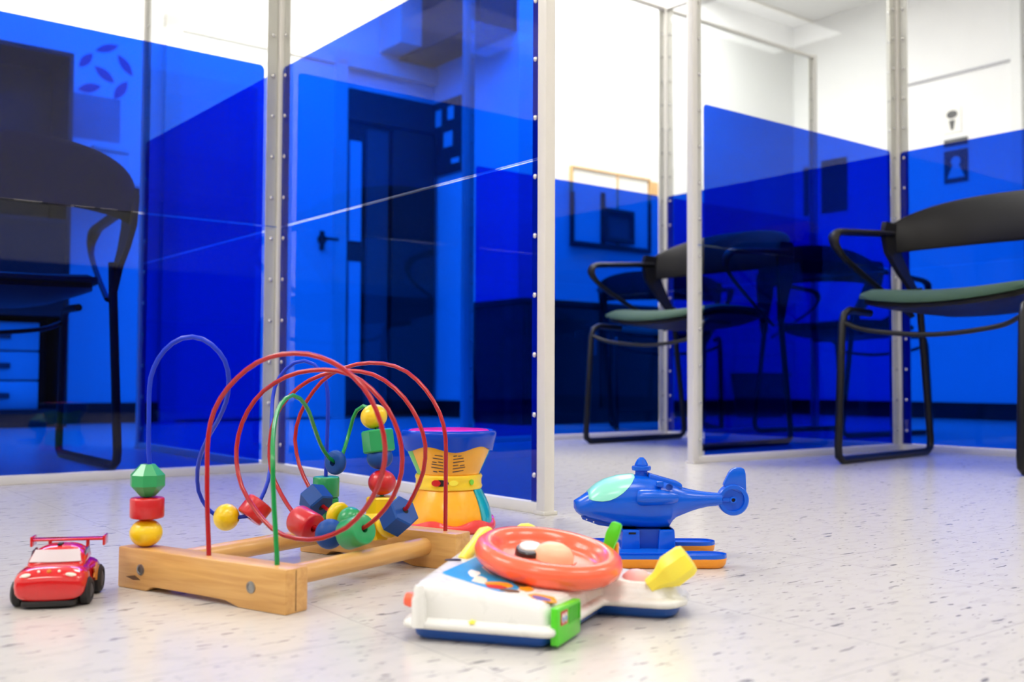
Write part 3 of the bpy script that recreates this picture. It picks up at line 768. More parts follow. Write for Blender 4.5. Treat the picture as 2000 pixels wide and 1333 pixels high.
# ------------------------------------------------------------------ bead maze
# local frame: x along the near end block (0 at its right end), y towards the back block, z up
WIRES = {
    'red': [(-0.1198, 0.0145, 0.0434), (-0.1209, 0.0145, 0.0561), (-0.1220, 0.0145, 0.0689), (-0.1230, 0.0145, 0.0818), (-0.1237, 0.0145, 0.0946), (-0.1248, 0.0150, 0.1075), (-0.1262, 0.0160, 0.1203), (-0.1276, 0.0170, 0.1332), (-0.1289, 0.0181, 0.1461), (-0.1290, 0.0192, 0.1591), (-0.1275, 0.0203, 0.1721), (-0.1235, 0.0215, 0.1846), (-0.1165, 0.0227, 0.1964), (-0.1073, 0.0240, 0.2072), (-0.0962, 0.0253, 0.2168), (-0.0839, 0.0266, 0.2254), (-0.0703, 0.0280, 0.2325), (-0.0553, 0.0294, 0.2374), (-0.0395, 0.0308, 0.2403), (-0.0236, 0.0322, 0.2410), (-0.0079, 0.0337, 0.2401), (0.0070, 0.0352, 0.2368), (0.0210, 0.0368, 0.2320), (0.0336, 0.0384, 0.2256), (0.0448, 0.0400, 0.2179), (0.0544, 0.0416, 0.2091), (0.0619, 0.0433, 0.1991), (0.0672, 0.0450, 0.1883), (0.0712, 0.0467, 0.1770), (0.0736, 0.0485, 0.1653), (0.0741, 0.0503, 0.1533), (0.0721, 0.0521, 0.1411), (0.0676, 0.0539, 0.1289), (0.0612, 0.0558, 0.1170), (0.0529, 0.0576, 0.1053), (0.0426, 0.0595, 0.0942), (0.0304, 0.0615, 0.0838), (0.0165, 0.0634, 0.0743), (-0.0001, 0.0654, 0.0669), (-0.0180, 0.0674, 0.0609), (-0.0371, 0.0694, 0.0571), (-0.0568, 0.0714, 0.0563), (-0.0766, 0.0735, 0.0576), (-0.0949, 0.0755, 0.0624), (-0.1106, 0.0776, 0.0704), (-0.1250, 0.0797, 0.0797), (-0.1385, 0.0819, 0.0899), (-0.1502, 0.0840, 0.1013), (-0.1583, 0.0861, 0.1140), (-0.1639, 0.0883, 0.1275), (-0.1666, 0.0905, 0.1413), (-0.1664, 0.0927, 0.1552), (-0.1633, 0.0949, 0.1687), (-0.1574, 0.0971, 0.1816), (-0.1490, 0.0994, 0.1935), (-0.1379, 0.1016, 0.2039), (-0.1244, 0.1039, 0.2121), (-0.1097, 0.1062, 0.2188), (-0.0939, 0.1084, 0.2234), (-0.0776, 0.1107, 0.2256), (-0.0612, 0.1130, 0.2264), (-0.0451, 0.1153, 0.2251), (-0.0297, 0.1177, 0.2215), (-0.0163, 0.1200, 0.2148), (-0.0045, 0.1223, 0.2065), (0.0053, 0.1247, 0.1967), (0.0136, 0.1270, 0.1860), (0.0197, 0.1293, 0.1743), (0.0237, 0.1317, 0.1619), (0.0256, 0.1341, 0.1489), (0.0252, 0.1364, 0.1355), (0.0223, 0.1388, 0.1220), (0.0163, 0.1411, 0.1086), (0.0077, 0.1435, 0.0956), (-0.0036, 0.1459, 0.0833), (-0.0171, 0.1482, 0.0719), (-0.0330, 0.1506, 0.0619), (-0.0511, 0.1530, 0.0538), (-0.0713, 0.1553, 0.0489), (-0.0923, 0.1577, 0.0475), (-0.1124, 0.1600, 0.0511), (-0.1329, 0.1624, 0.0551), (-0.1511, 0.1648, 0.0623), (-0.1657, 0.1671, 0.0730), (-0.1789, 0.1694, 0.0847), (-0.1910, 0.1718, 0.0973), (-0.2003, 0.1741, 0.1110), (-0.2056, 0.1764, 0.1257), (-0.2080, 0.1788, 0.1408), (-0.2078, 0.1811, 0.1559), (-0.2044, 0.1834, 0.1706), (-0.1972, 0.1857, 0.1844), (-0.1863, 0.1879, 0.1964), (-0.1733, 0.1902, 0.2070), (-0.1583, 0.1925, 0.2154), (-0.1416, 0.1947, 0.2214), (-0.1242, 0.1970, 0.2254), (-0.1063, 0.1992, 0.2266), (-0.0887, 0.2014, 0.2255), (-0.0718, 0.2036, 0.2221), (-0.0567, 0.2058, 0.2153), (-0.0435, 0.2080, 0.2064), (-0.0322, 0.2101, 0.1961), (-0.0230, 0.2122, 0.1844), (-0.0159, 0.2144, 0.1718), (-0.0110, 0.2165, 0.1583), (-0.0087, 0.2186, 0.1443), (-0.0102, 0.2206, 0.1297), (-0.0143, 0.2227, 0.1151), (-0.0216, 0.2247, 0.1009), (-0.0309, 0.2267, 0.0870), (-0.0413, 0.2287, 0.0733), (-0.0559, 0.2307, 0.0615), (-0.0727, 0.2326, 0.0512), (-0.0931, 0.2346, 0.0461), (-0.1142, 0.2365, 0.0469), (-0.1349, 0.2383, 0.0505), (-0.1556, 0.2402, 0.0549), (-0.1761, 0.2420, 0.0604), (-0.1945, 0.2438, 0.0688), (-0.2066, 0.2456, 0.0819), (-0.2185, 0.2474, 0.0954), (-0.2285, 0.2491, 0.1098), (-0.2355, 0.2508, 0.1252), (-0.2399, 0.2525, 0.1411), (-0.2392, 0.2541, 0.1573), (-0.2344, 0.2557, 0.1730), (-0.2265, 0.2573, 0.1879), (-0.2157, 0.2589, 0.2015), (-0.2031, 0.2604, 0.2140), (-0.1873, 0.2619, 0.2237), (-0.1693, 0.2633, 0.2306), (-0.1503, 0.2647, 0.2351), (-0.1309, 0.2661, 0.2367), (-0.1115, 0.2675, 0.2359), (-0.0929, 0.2688, 0.2323), (-0.0761, 0.2701, 0.2255), (-0.0618, 0.2714, 0.2157), (-0.0497, 0.2726, 0.2044), (-0.0397, 0.2738, 0.1919), (-0.0317, 0.2749, 0.1785), (-0.0266, 0.2760, 0.1642), (-0.0244, 0.2771, 0.1492), (-0.0243, 0.2781, 0.1341), (-0.0252, 0.2791, 0.1188), (-0.0255, 0.2796, 0.1037), (-0.0255, 0.2796, 0.0885), (-0.0255, 0.2796, 0.0734), (-0.0255, 0.2796, 0.0583), (-0.0255, 0.2796, 0.0433)],
    'blue': [(-0.2161, 0.0145, 0.0423), (-0.2157, 0.0145, 0.0532), (-0.2154, 0.0145, 0.0641), (-0.2151, 0.0145, 0.0751), (-0.2147, 0.0145, 0.0860), (-0.2141, 0.0145, 0.0969), (-0.2136, 0.0145, 0.1079), (-0.2131, 0.0145, 0.1188), (-0.2128, 0.0145, 0.1297), (-0.2145, 0.0145, 0.1401), (-0.2147, 0.0145, 0.1511), (-0.2149, 0.0145, 0.1620), (-0.2150, 0.0145, 0.1730), (-0.2152, 0.0145, 0.1840), (-0.2154, 0.0145, 0.1950), (-0.2149, 0.0145, 0.2060), (-0.2133, 0.0145, 0.2169), (-0.2087, 0.0145, 0.2274), (-0.2038, 0.0163, 0.2373), (-0.1981, 0.0195, 0.2461), (-0.1902, 0.0230, 0.2534), (-0.1804, 0.0268, 0.2583), (-0.1694, 0.0310, 0.2598), (-0.1588, 0.0354, 0.2574), (-0.1505, 0.0400, 0.2518), (-0.1447, 0.0450, 0.2442), (-0.1416, 0.0502, 0.2352), (-0.1427, 0.0556, 0.2248), (-0.1473, 0.0612, 0.2139), (-0.1546, 0.0670, 0.2028), (-0.1646, 0.0730, 0.1917), (-0.1772, 0.0791, 0.1809), (-0.1914, 0.0854, 0.1701), (-0.2072, 0.0919, 0.1596), (-0.2228, 0.0984, 0.1486), (-0.2375, 0.1051, 0.1370), (-0.2507, 0.1119, 0.1247), (-0.2615, 0.1187, 0.1119), (-0.2699, 0.1256, 0.0989), (-0.2759, 0.1325, 0.0858), (-0.2771, 0.1395, 0.0737), (-0.2750, 0.1465, 0.0628), (-0.2689, 0.1535, 0.0548), (-0.2589, 0.1605, 0.0529), (-0.2486, 0.1674, 0.0528), (-0.2385, 0.1743, 0.0540), (-0.2329, 0.1811, 0.0614), (-0.2319, 0.1879, 0.0717), (-0.2315, 0.1946, 0.0825), (-0.2329, 0.2012, 0.0937), (-0.2368, 0.2076, 0.1055), (-0.2425, 0.2140, 0.1176), (-0.2483, 0.2202, 0.1298), (-0.2543, 0.2262, 0.1423), (-0.2602, 0.2320, 0.1549), (-0.2659, 0.2377, 0.1677), (-0.2711, 0.2431, 0.1807), (-0.2752, 0.2483, 0.1939), (-0.2769, 0.2533, 0.2069), (-0.2739, 0.2580, 0.2191), (-0.2671, 0.2625, 0.2297), (-0.2565, 0.2666, 0.2376), (-0.2425, 0.2705, 0.2401), (-0.2291, 0.2741, 0.2353), (-0.2194, 0.2773, 0.2258), (-0.2142, 0.2796, 0.2137), (-0.2110, 0.2796, 0.2006), (-0.2102, 0.2796, 0.1874), (-0.2101, 0.2796, 0.1741), (-0.2103, 0.2796, 0.1609), (-0.2107, 0.2796, 0.1476), (-0.2112, 0.2796, 0.1344), (-0.2117, 0.2796, 0.1212), (-0.2121, 0.2796, 0.1080), (-0.2125, 0.2796, 0.0947), (-0.2126, 0.2796, 0.0815), (-0.2125, 0.2796, 0.0684), (-0.2123, 0.2796, 0.0552), (-0.2120, 0.2796, 0.0421), (-0.2118, 0.2796, 0.0289)],
    'green': [(-0.0258, 0.0145, 0.0448), (-0.0266, 0.0145, 0.0524), (-0.0274, 0.0145, 0.0601), (-0.0281, 0.0145, 0.0678), (-0.0289, 0.0145, 0.0755), (-0.0297, 0.0145, 0.0832), (-0.0305, 0.0145, 0.0909), (-0.0312, 0.0145, 0.0986), (-0.0318, 0.0145, 0.1064), (-0.0324, 0.0145, 0.1142), (-0.0328, 0.0145, 0.1220), (-0.0331, 0.0145, 0.1298), (-0.0334, 0.0145, 0.1376), (-0.0396, 0.0203, 0.1449), (-0.0476, 0.0279, 0.1521), (-0.0564, 0.0369, 0.1594), (-0.0660, 0.0469, 0.1668), (-0.0758, 0.0580, 0.1744), (-0.0853, 0.0699, 0.1820), (-0.0936, 0.0825, 0.1894), (-0.0996, 0.0957, 0.1959), (-0.1026, 0.1094, 0.1993), (-0.1056, 0.1235, 0.1954), (-0.1115, 0.1377, 0.1882), (-0.1196, 0.1521, 0.1797), (-0.1291, 0.1664, 0.1703), (-0.1384, 0.1805, 0.1607), (-0.1470, 0.1943, 0.1510), (-0.1548, 0.2077, 0.1411), (-0.1607, 0.2205, 0.1316), (-0.1641, 0.2326, 0.1228), (-0.1637, 0.2439, 0.1165), (-0.1640, 0.2543, 0.1219), (-0.1679, 0.2636, 0.1306), (-0.1714, 0.2717, 0.1398), (-0.1738, 0.2784, 0.1493), (-0.1714, 0.2796, 0.1592), (-0.1680, 0.2796, 0.1692), (-0.1623, 0.2796, 0.1785), (-0.1514, 0.2796, 0.1841), (-0.1396, 0.2796, 0.1807), (-0.1347, 0.2796, 0.1714), (-0.1314, 0.2796, 0.1617), (-0.1293, 0.2796, 0.1518), (-0.1277, 0.2796, 0.1419), (-0.1262, 0.2796, 0.1319), (-0.1248, 0.2796, 0.1220), (-0.1235, 0.2796, 0.1121), (-0.1222, 0.2796, 0.1022), (-0.1210, 0.2796, 0.0922), (-0.1206, 0.2796, 0.0823), (-0.1211, 0.2796, 0.0723), (-0.1213, 0.2796, 0.0623), (-0.1214, 0.2796, 0.0523), (-0.1216, 0.2796, 0.0423), (-0.1217, 0.2796, 0.0323)],
}

MAZE_RZ, ML, MD, MT, MH = radians(-32.72), .2416, .2651, .029, .0417
mz = thing('bead_maze', 'wooden bead maze with red, blue and green looping wires and painted beads on the floor', 'bead maze', (-.2058, .9435, 0), MAZE_RZ)
def end_block(y0, screws):
    prof = [(-ML, 0), (-ML + .045, 0), (-ML + .052, .0045), (-ML + .06, .005), (-.10, .005), (-.08, .0045), (-.062, 0), (0, 0), (0, MH), (-ML, MH)]
    o = MB().prism(prof, -y0 - MT, -y0, Matrix(((1, 0, 0, 0), (0, 0, -1, 0), (0, 1, 0, 0), (0, 0, 0, 1))), .0016, 2).build('end_block', 'wood', mz, angle=30)
    for x in screws:
        for yy, s in ((y0, -1),) if y0 < .1 else ((y0 + MT, 1),):
            MB().lathe([(.0058, 0), (.0056, .0008), (.0036, .0012), (.0034, .0006), (.0018, .0003), (0, .0003)], 16, axis_mat((x, yy, .021), (0, s, 0))).build('screw', 'steel', o)
    return o
eb = end_block(0, (-.205, -.045))
MB().prism([(-.228, .012), (-.214, .0145), (-.205, .0105), (-.216, .0095)], 0, .0003, axis_mat((0, 0, 0), (0, -1, 0), (1, 0, 0))).build('stamp_mark', 'frame_brown', eb, angle=None)
MB().box(-.0005, .0003, .0128, .0136, .002, MH - .002).build('joint_line', 'frame_brown', eb, angle=None)
end_block(MD, ())
for x in (-.045, -.205):
    MB().lathe([(0, 0), (.0105, 0), (.0105, MD - MT), (0, MD - MT)], 24, axis_mat((x, MT, .024), (0, 1, 0))).build('dowel', 'wood_round', mz)
for nm_, mt in (('red', 'redwire'), ('blue', 'bluewire'), ('green', 'greenwire')):
    p = [Vector(q) for q in WIRES[nm_]]
    p[0] = Vector((p[0].x, MT / 2, MH - .004)); p[-1] = Vector((p[-1].x, MD + MT / 2, MH - .004))
    MB().tube(p, .0024, 10).build('wire', mt, mz, angle=60, label={'red': 'red spiralling wire', 'blue': 'blue looping wire', 'green': 'green wavy wire'}[nm_])
def bead(kind, col, wire, idx, r=.0155, h=.026, turn=0.0, loc=None):
    P = WIRES[wire]
    c = Vector(loc) if loc else Vector(P[idx])
    tg = Vector(P[min(idx + 1, len(P) - 1)]) - Vector(P[max(idx - 1, 0)])
    if loc: tg = Vector((0, 0, 1))
    mat = axis_mat((0, 0, 0), tg) @ Matrix.Rotation(turn, 4, 'Z')
    mb = MB()
    q = .0042
    if kind == 'sphere':
        pr = [(q, -h * .5 * .96)] + [(max(q, r * sin(a)), -cos(a) * h * .5) for a in [pi * k / 18 for k in range(2, 17)]] + [(q, h * .5 * .96)]
        mb.lathe(pr + [(q * .9, 0)], 28, mat)
    elif kind == 'cyl':
        e = .0022
        mb.lathe([(q, -h / 2), (r - e, -h / 2), (r - e * .3, -h / 2 + e * .3), (r, -h / 2 + e), (r, h / 2 - e), (r - e * .3, h / 2 - e * .3), (r - e, h / 2), (q, h / 2), (q, -h / 2)], 28, mat)
    elif kind == 'disc':
        e = h * .35
        mb.lathe([(q, -h / 2), (r - e, -h / 2), (r - e * .3, -h / 2 + e * .4), (r, 0), (r - e * .3, h / 2 - e * .4), (r - e, h / 2), (q, h / 2), (q, -h / 2)], 28, mat)
    elif kind == 'hex':
        rr = []
        for z, k in ((-h / 2, r - .0018), (-h / 2 + .0018, r), (h / 2 - .0018, r), (h / 2, r - .0018)):
            rr.append([mat @ Vector((k * cos(a), k * sin(a), z)) for a in [j * pi / 3 for j in range(6)]])
        mb.loft(rr)
    elif kind == 'bicone':
        rr = []
        for z, k in ((-h / 2, r * .42), (-h * .17, r), (h * .17, r), (h / 2, r * .42)):
            rr.append([mat @ Vector((k * cos(a), k * sin(a), z)) for a in [j * pi / 4 + pi / 8 for j in range(8)]])
        mb.loft(rr)
    nice = {'sphere': 'round', 'cyl': 'cylindrical', 'disc': 'flat disc', 'hex': 'six-sided', 'bicone': 'double-cone'}[kind]
    o = mb.build('bead', col, mz, angle=30 if kind in ('hex', 'bicone') else 45, label='%s %s bead' % (col, nice), loc=c)
    if kind in ('hex', 'bicone'):   # dark wire hole on the end faces
        hb = MB()
        for s in (-1, 1):
            hb.lathe([(0, s * (h / 2 + .0001)), (q, s * (h / 2 + .0001))], 14, mat)
        hb.build('wire_hole', 'hole', o, angle=None, clean=False)
    return o
bx = WIRES['blue'][0][0]; by = MT / 2
bead('sphere', 'yellow', 'blue', 0, .0165, .029, loc=(bx, by, MH + .0143))
bead('cyl', 'red', 'blue', 0, .0172, .0215, .3, loc=(bx + .001, by, MH + .0403))
bead('bicone', 'green', 'blue', 0, .0178, .0335, .25, loc=(bx + .001, by, MH + .0688))
bead('sphere', 'yellow', 'blue', 43, .0160, .030)
bead('cyl', 'red', 'blue', 46, .0165, .024)
bead('disc', 'blue', 'green', 31, .0150, .011)
bead('sphere', 'yellow', 'green', 41, .0165, .030)
bead('hex', 'green', 'green', 44, .0192, .0275, .35)
bead('sphere', 'blue', 'green', 46, .0160, .0285)
bead('sphere', 'red', 'green', 49, .0168, .031)
bead('hex', 'yellow', 'green', 52, .0185, .026, .2)
bead('cyl', 'green', 'red', 77, .0165, .030)
bead('sphere', 'blue', 'red', 79, .0165, .031)
bead('cyl', 'red', 'red', 81, .0165, .030)
bead('hex', 'blue', 'red', 112, .0195, .028, .3)
bead('disc', 'yellow', 'red', 113, .0160, .012)
bead('hex', 'yellow', 'red', 114, .0175, .024, .1)
bead('sphere', 'green', 'red', 116, .0155, .029)
bead('disc', 'yellow', 'red', 117, .0160, .012)
bead('hex', 'blue', 'red', 119, .0185, .026, .5)
bz = WIRES['blue'][-1]
bead('hex', 'green', 'blue', 0, .0180, .026, .2, loc=(bz[0], MD + MT / 2, MH + .0135))
bead('cyl', 'green', 'blue', 0, .0165, .026, .2, loc=(bz[0], MD + MT / 2, MH + .0398))

# ------------------------------------------------------------------ toy drum
DX, DY = -.0915, 1.5
tocam = atan2(-DY, -DX)            # direction from the drum to the viewer
dr = thing('toy_drum', 'hourglass shaped toy drum with royal blue rim, amber body and magenta top', 'toy drum', (DX, DY, 0), tocam)
UPP = [(.0445, .078), (.046, .082), (.0495, .090), (.0545, .101), (.0590, .111), (.0615, .118), (.0630, .126)]
LOW = [(.0455, .060), (.0480, .055), (.0530, .045), (.0575, .034), (.0605, .023), (.0620, .013), (.0622, .006)]
def sector(name, prof, a0, a1, mat, n=30):
    # a0..a1 in degrees, positive to the viewer's right
    inner = [(r - .004, z) for r, z in prof[::-1]]
    mb = MB()
    A0, A1 = radians(a0), radians(a1)
    b = bmesh.new()
    loop = prof + inner
    cols = []
    for k in range(n + 1):
        a = A0 + (A1 - A0) * k / n
        cols.append([b.verts.new((r * cos(a), r * sin(a), z)) for r, z in loop])
    L = len(loop)
    for A, B in zip(cols, cols[1:]):
        for i in range(L): b.faces.new((A[i], A[(i + 1) % L], B[(i + 1) % L], B[i]))
    b.faces.new(cols[0]); b.faces.new(cols[-1][::-1])
    mb.merge(b)
    return mb.build(name, mat, dr, angle=50)
up = sector('upper_panel', UPP, -58, 72, 'drum_yellow')
up['label'] = 'amber front panel of the upper half'
o = sector('upper_panel', UPP, -180, -58.4, 'drum_green'); o['label'] = 'lime panel of the upper half'
o = sector('upper_panel', UPP, 72.4, 179.5, 'drum_teal'); o['label'] = 'teal panel of the upper half'
o = sector('lower_panel', LOW, -70, 50, 'drum_yellow'); o['label'] = 'amber front panel of the lower half'
lo_ = o
o = sector('lower_panel', [(r + .002, z) for r, z in LOW], -180, -70.4, 'drum_green'); o['label'] = 'lime panel of the lower half'
o = sector('lower_panel', [(r + .002, z) for r, z in LOW], 50.4, 179.5, 'drum_teal'); o['label'] = 'teal panel of the lower half'
wav = lambda k, amp, z0: (lambda a, r, z: amp * cos(k * a + 2.44) if abs(z - z0) < 1e-6 else 0)
MB().lathe([(.060, .1405), (.0655, .1445), (.0682, .1432), (.0696, .1400), (.0692, .1350), (.0672, .1280), (.0645, .1185), (.0622, .1185), (.0605, .130), (.060, .1405)], 96, zfun=wav(5, .0038, .1185)).build('rim', 'drum_blue', dr, angle=60)
MB().lathe([(0, .1465), (.040, .1460), (.056, .1450), (.0600, .1425), (.0612, .136), (0, .136)], 48).build('drumhead', 'magenta', dr)
bl = MB().lathe([(.042, .060), (.0480, .0600), (.0492, .063), (.0478, .067), (.0478, .073), (.0492, .077), (.0475, .0805), (.042, .0805), (.042, .060)], 48).build('belt', 'belt_yellow', dr, angle=60)
MB().lathe([(0, 0), (.0655, 0), (.0690, .004), (.0685, .011), (.0660, .0155), (.061, .0155), (0, .0155)], 64, zfun=lambda a, r, z: .0035 * cos(6 * a + 2.2) * (1 if z > .012 and r > .05 else 0)).build('base', 'drum_red', dr, angle=60)
def on_body(prof, a, z):
    for (r0, z0), (r1, z1) in zip(prof, prof[1:]):
        if min(z0, z1) <= z <= max(z0, z1):
            t = (z - z0) / (z1 - z0)
            return r0 + (r1 - r0) * t
    return prof[-1][0]
rnd = random.Random(3)
for row in range(6):
    z = .0865 + row * .0046
    for side in (-1, 1):
        if row == 5 and side < 0: pass
        w = [10, 11, 10, 9, 8, 6][row]
        pieces = [(4, 4 + w)] if (row + (side > 0)) % 3 else [(4, 4 + w * .45), (4 + w * .6, 4 + w)]
        for p0, p1 in pieces:
            mb = MB()
            cols = []
            for k in range(5):
                a = radians(side * (p0 + (p1 - p0) * k / 4) * 1.85 - 1)
                zz = z + .0022 * (k / 4 * (p1 - p0) / 10)
                r = on_body(UPP, a, zz)
                cols.append([(r_ * cos(a), r_ * sin(a), zz + dz) for r_, dz in ((r - .001, -.0007), (r + .0002, -.0007), (r + .0005, .0007), (r - .001, .0007))])
            mb.loft(cols)
            mb.build('speaker_slot', 'frame_brown', up, angle=None)
# switch in the belt
def belt_patch(a0, a1, z0, z1, r0, r1, mat, name, par, label=None):
    mb = MB(); cols = []
    for k in range(9):
        a = radians(a0 + (a1 - a0) * k / 8)
        e = 1 - abs(k / 4 - 1) ** 3 * .75
        zc, hz = (z0 + z1) / 2, (z1 - z0) / 2 * e
        cols.append([(r * cos(a), r * sin(a), zc + s * hz) for r, s in ((r0, -1), (r1, -1), (r1, 1), (r0, 1))])
    return mb.loft(cols).build(name, mat, par, angle=40, label=label)
belt_patch(-30, 18, .0655, .0760, .0475, .0485, 'belt_yellow', 'switch_surround', bl)
belt_patch(-28, 0, .0660, .0752, .0470, .0489, 'ink', 'switch_slot', bl)
belt_patch(-28, -13, .0662, .0750, .0470, .0515, 'red', 'switch_knob', bl, 'red sliding knob')
belt_patch(1, 16, .0670, .0745, .0470, .0489, 'lemon', 'switch_window', bl)
belt_patch(38, 46, .0675, .0750, .0470, .0500, 'drum_green', 'side_button', bl, 'lime button')

# ------------------------------------------------------------------ toy helicopter (side view faces the viewer)
HX0 = .0
hl = thing('toy_helicopter', 'blue plastic toy seaplane helicopter with orange floats and mint canopy', 'toy helicopter', (.163, 1.248, 0), radians(0.5))
SCL = 1.248 / 2000
def hx(c): return (1080 + c / 4.762 - 1000) * SCL - .163
def hz(c): return .215 - (860 + c / 4.762 - 747) * SCL
prof = [(196, 560, 625, .004), (215, 548, 660, .012), (250, 528, 690, .018), (320, 478, 715, .024), (400, 408, 738, .0275), (480, 365, 760, .030), (600, 330, 785, .0325), (700, 318, 797, .033), (780, 318, 802, .033), (880, 330, 806, .0325),
        (980, 352, 806, .031), (1060, 372, 800, .029), (1090, 384, 750, .027), (1130, 402, 712, .024), (1185, 430, 688, .020), (1270, 452, 655, .016), (1350, 466, 630, .013), (1440, 478, 612, .0105), (1560, 486, 600, .0085)]
def sect(px, t, b_, hw, n=28, e=2.4, grow=0.0):
    zc, hh = (hz(t) + hz(b_)) / 2, (hz(t) - hz(b_)) / 2 + grow
    hw += grow
    return [(hx(px), -hw * (abs(cos(a)) ** (2 / e)) * (1 if cos(a) > 0 else -1), zc + hh * (abs(sin(a)) ** (2 / e)) * (1 if sin(a) > 0 else -1)) for a in [2 * pi * k / n for k in range(n)]]
MB().loft([sect(*p) for p in prof]).build('fuselage', 'heli_blue', hl, angle=60)
# canopy: raised shell above a curved sill
def interp(tab, x):
    for p, q in zip(tab, tab[1:]):
        if p[0] <= x <= q[0]:
            t = (x - p[0]) / (q[0] - p[0])
            return [a + (b_ - a) * t for a, b_ in zip(p[1:], q[1:])]
    return list(tab[-1][1:])
sill = [(318, 522), (360, 538), (440, 541), (500, 532), (560, 508), (620, 468), (680, 415), (720, 365), (748, 325)]
rows = []
for k in range(15):
    px = 322 + (744 - 322) * k / 14
    t, b_, hw = interp(prof, px)
    zs = hz(interp(sill, px)[0])
    zc, hh = (hz(t) + hz(b_)) / 2, (hz(t) - hz(b_)) / 2 + .0009
    hw += .0009
    e = 2.4
    sv = max(-.98, min(.985, (zs - zc) / hh))
    a0 = math.asin((abs(sv) ** (e / 2)) * (1 if sv > 0 else -1))
    row = []
    for j in range(21):
        a = a0 + (pi - 2 * a0) * j / 20
        row.append((hx(px), -hw * (abs(cos(a)) ** (2 / e)) * (1 if cos(a) > 0 else -1), zc + hh * (abs(sin(a)) ** (2 / e)) * (1 if sin(a) > 0 else -1)))
    row += [(p[0], p[1] * .9, p[2] - .002) for p in row[::-1]]
    rows.append(row)
cn = MB().loft(rows).build('canopy', 'mint', hl, angle=60)
# rotor mast
zb = hz(330)
mx_ = hx(822)
mb = MB().lathe([(0, zb - .004), (.0075, zb - .004), (.0075, hz(285)), (.0112, hz(278)), (.0118, hz(258)), (.0112, hz(240)), (.0075, hz(236)), (0, hz(236))], 28, Matrix.Translation((mx_, 0, 0)))
mb.build('rotor_mast', 'heli_blue', hl)
MB().lathe([(0, hz(236)), (.0082, hz(236)), (.0082, hz(225)), (.0052, hz(180)), (.0022, hz(160)), (0, hz(158))], 8, Matrix.Translation((mx_, 0, 0))).build('mast_cap', 'heli_blue', hl, angle=20)
# engine housing ridge
MB().prism([(hx(880), hz(300)), (hx(1000), hz(336)), (hx(1160), hz(380)), (hx(1184), hz(400)), (hx(1186), hz(440)), (hx(880), hz(440))], -.014, .014, Matrix(((1, 0, 0, 0), (0, 0, -1, 0), (0, 1, 0, 0), (0, 0, 0, 1))), .002).build('engine_housing', 'heli_blue', hl)
for s in (-1, 1):
    nac = MB()
    nac.tube([(hx(775), s * .0295, hz(505)), (hx(790), s * .0305, hz(505)), (hx(950), s * .029, hz(505)), (hx(1060), s * .026, hz(510)), (hx(1110), s * .022, hz(515))], [.009, .0098, .0095, .0080, .0058], 18)
    nac.build('nacelle', 'heli_blue', hl)
    MB().lathe([(.0042, 0), (.0042, .003), (.0030, .003), (.0028, .001), (0, .001)], 18, axis_mat((hx(1045), s * .0285, hz(412)), (0, s, .15))).build('exhaust_port', 'heli_dark', hl)
    MB().box(hx(928), hx(994), s * .027 - .003, s * .027 + .003, hz(410), hz(362), .0012).build('side_vent', 'heli_blue', hl)
# chin plate with two small holes
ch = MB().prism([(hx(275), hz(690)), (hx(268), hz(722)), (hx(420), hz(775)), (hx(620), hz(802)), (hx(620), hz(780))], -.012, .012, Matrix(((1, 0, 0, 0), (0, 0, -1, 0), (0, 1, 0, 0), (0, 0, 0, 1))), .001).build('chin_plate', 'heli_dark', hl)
for c in (308, 372): MB().lathe([(0, .0003), (.0010, .0003), (.0010, 0)], 10, axis_mat((hx(c), -.012, hz(722 + (c - 308) * .35)), (0, -1, 0))).build('dot', 'white', ch)
# tail ring, hub and fin
tx, tz = hx(1667), hz(547)
XY = Matrix(((1, 0, 0, tx), (0, 0, -1, 0), (0, 1, 0, tz), (0, 0, 0, 1)))
tr_ = MB().lathe([(.0135, -.0065), (.0175, -.0065), (.0188, -.005), (.0188, .005), (.0175, .0065), (.0135, .0065), (.0132, .002), (0, .002), (0, -.002), (.0132, -.002), (.0135, -.0065)], 40, XY).build('tail_ring', 'heli_blue', hl)
MB().lathe([(0, .0022), (.0042, .0022), (.0042, .0055), (.0024, .0058), (.0022, .0040), (0, .0040)], 20, XY).build('tail_hub', 'heli_blue', tr_)
MB().lathe([(0, .0041), (.0022, .0041)], 12, XY).build('hub_hole', 'hole', tr_, angle=None, clean=False)
MB().box(tx - .0130, tx - .0040, -.0048, -.002, tz - .0022, tz + .0022, .0006).build('tail_spoke', 'heli_blue', tr_)
MB().prism(round_poly([(hx(1570), hz(420)), (hx(1792), hz(505)), (hx(1785), hz(300)), (hx(1768), hz(252)), (hx(1690), hz(248)), (hx(1640), hz(280))], .004, 4), -.0042, .0042, Matrix(((1, 0, 0, 0), (0, 0, -1, 0), (0, 1, 0, 0), (0, 0, 0, 1))), .0012).build('tail_fin', 'heli_blue', hl)
# pedestal: two columns with a recess between
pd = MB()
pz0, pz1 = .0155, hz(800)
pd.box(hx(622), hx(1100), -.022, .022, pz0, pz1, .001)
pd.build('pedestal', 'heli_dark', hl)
for c0, c1 in ((612, 782), (946, 1106)):
    MB().prism(round_poly([(hx(c0), pz0), (hx(c1), pz0), (hx(c1 - (10 if c1 > 1000 else 0)), pz1), (hx(c0 + 12), pz1)], .002, 3), -.027, .027, Matrix(((1, 0, 0, 0), (0, 0, -1, 0), (0, 1, 0, 0), (0, 0, 0, 1))), .0014).build('pedestal_column', 'heli_blue', hl)
MB().box(hx(680), hx(745), -.0274, -.026, hz(838), hz(822)).build('latch_slot', 'hole', hl, angle=None)
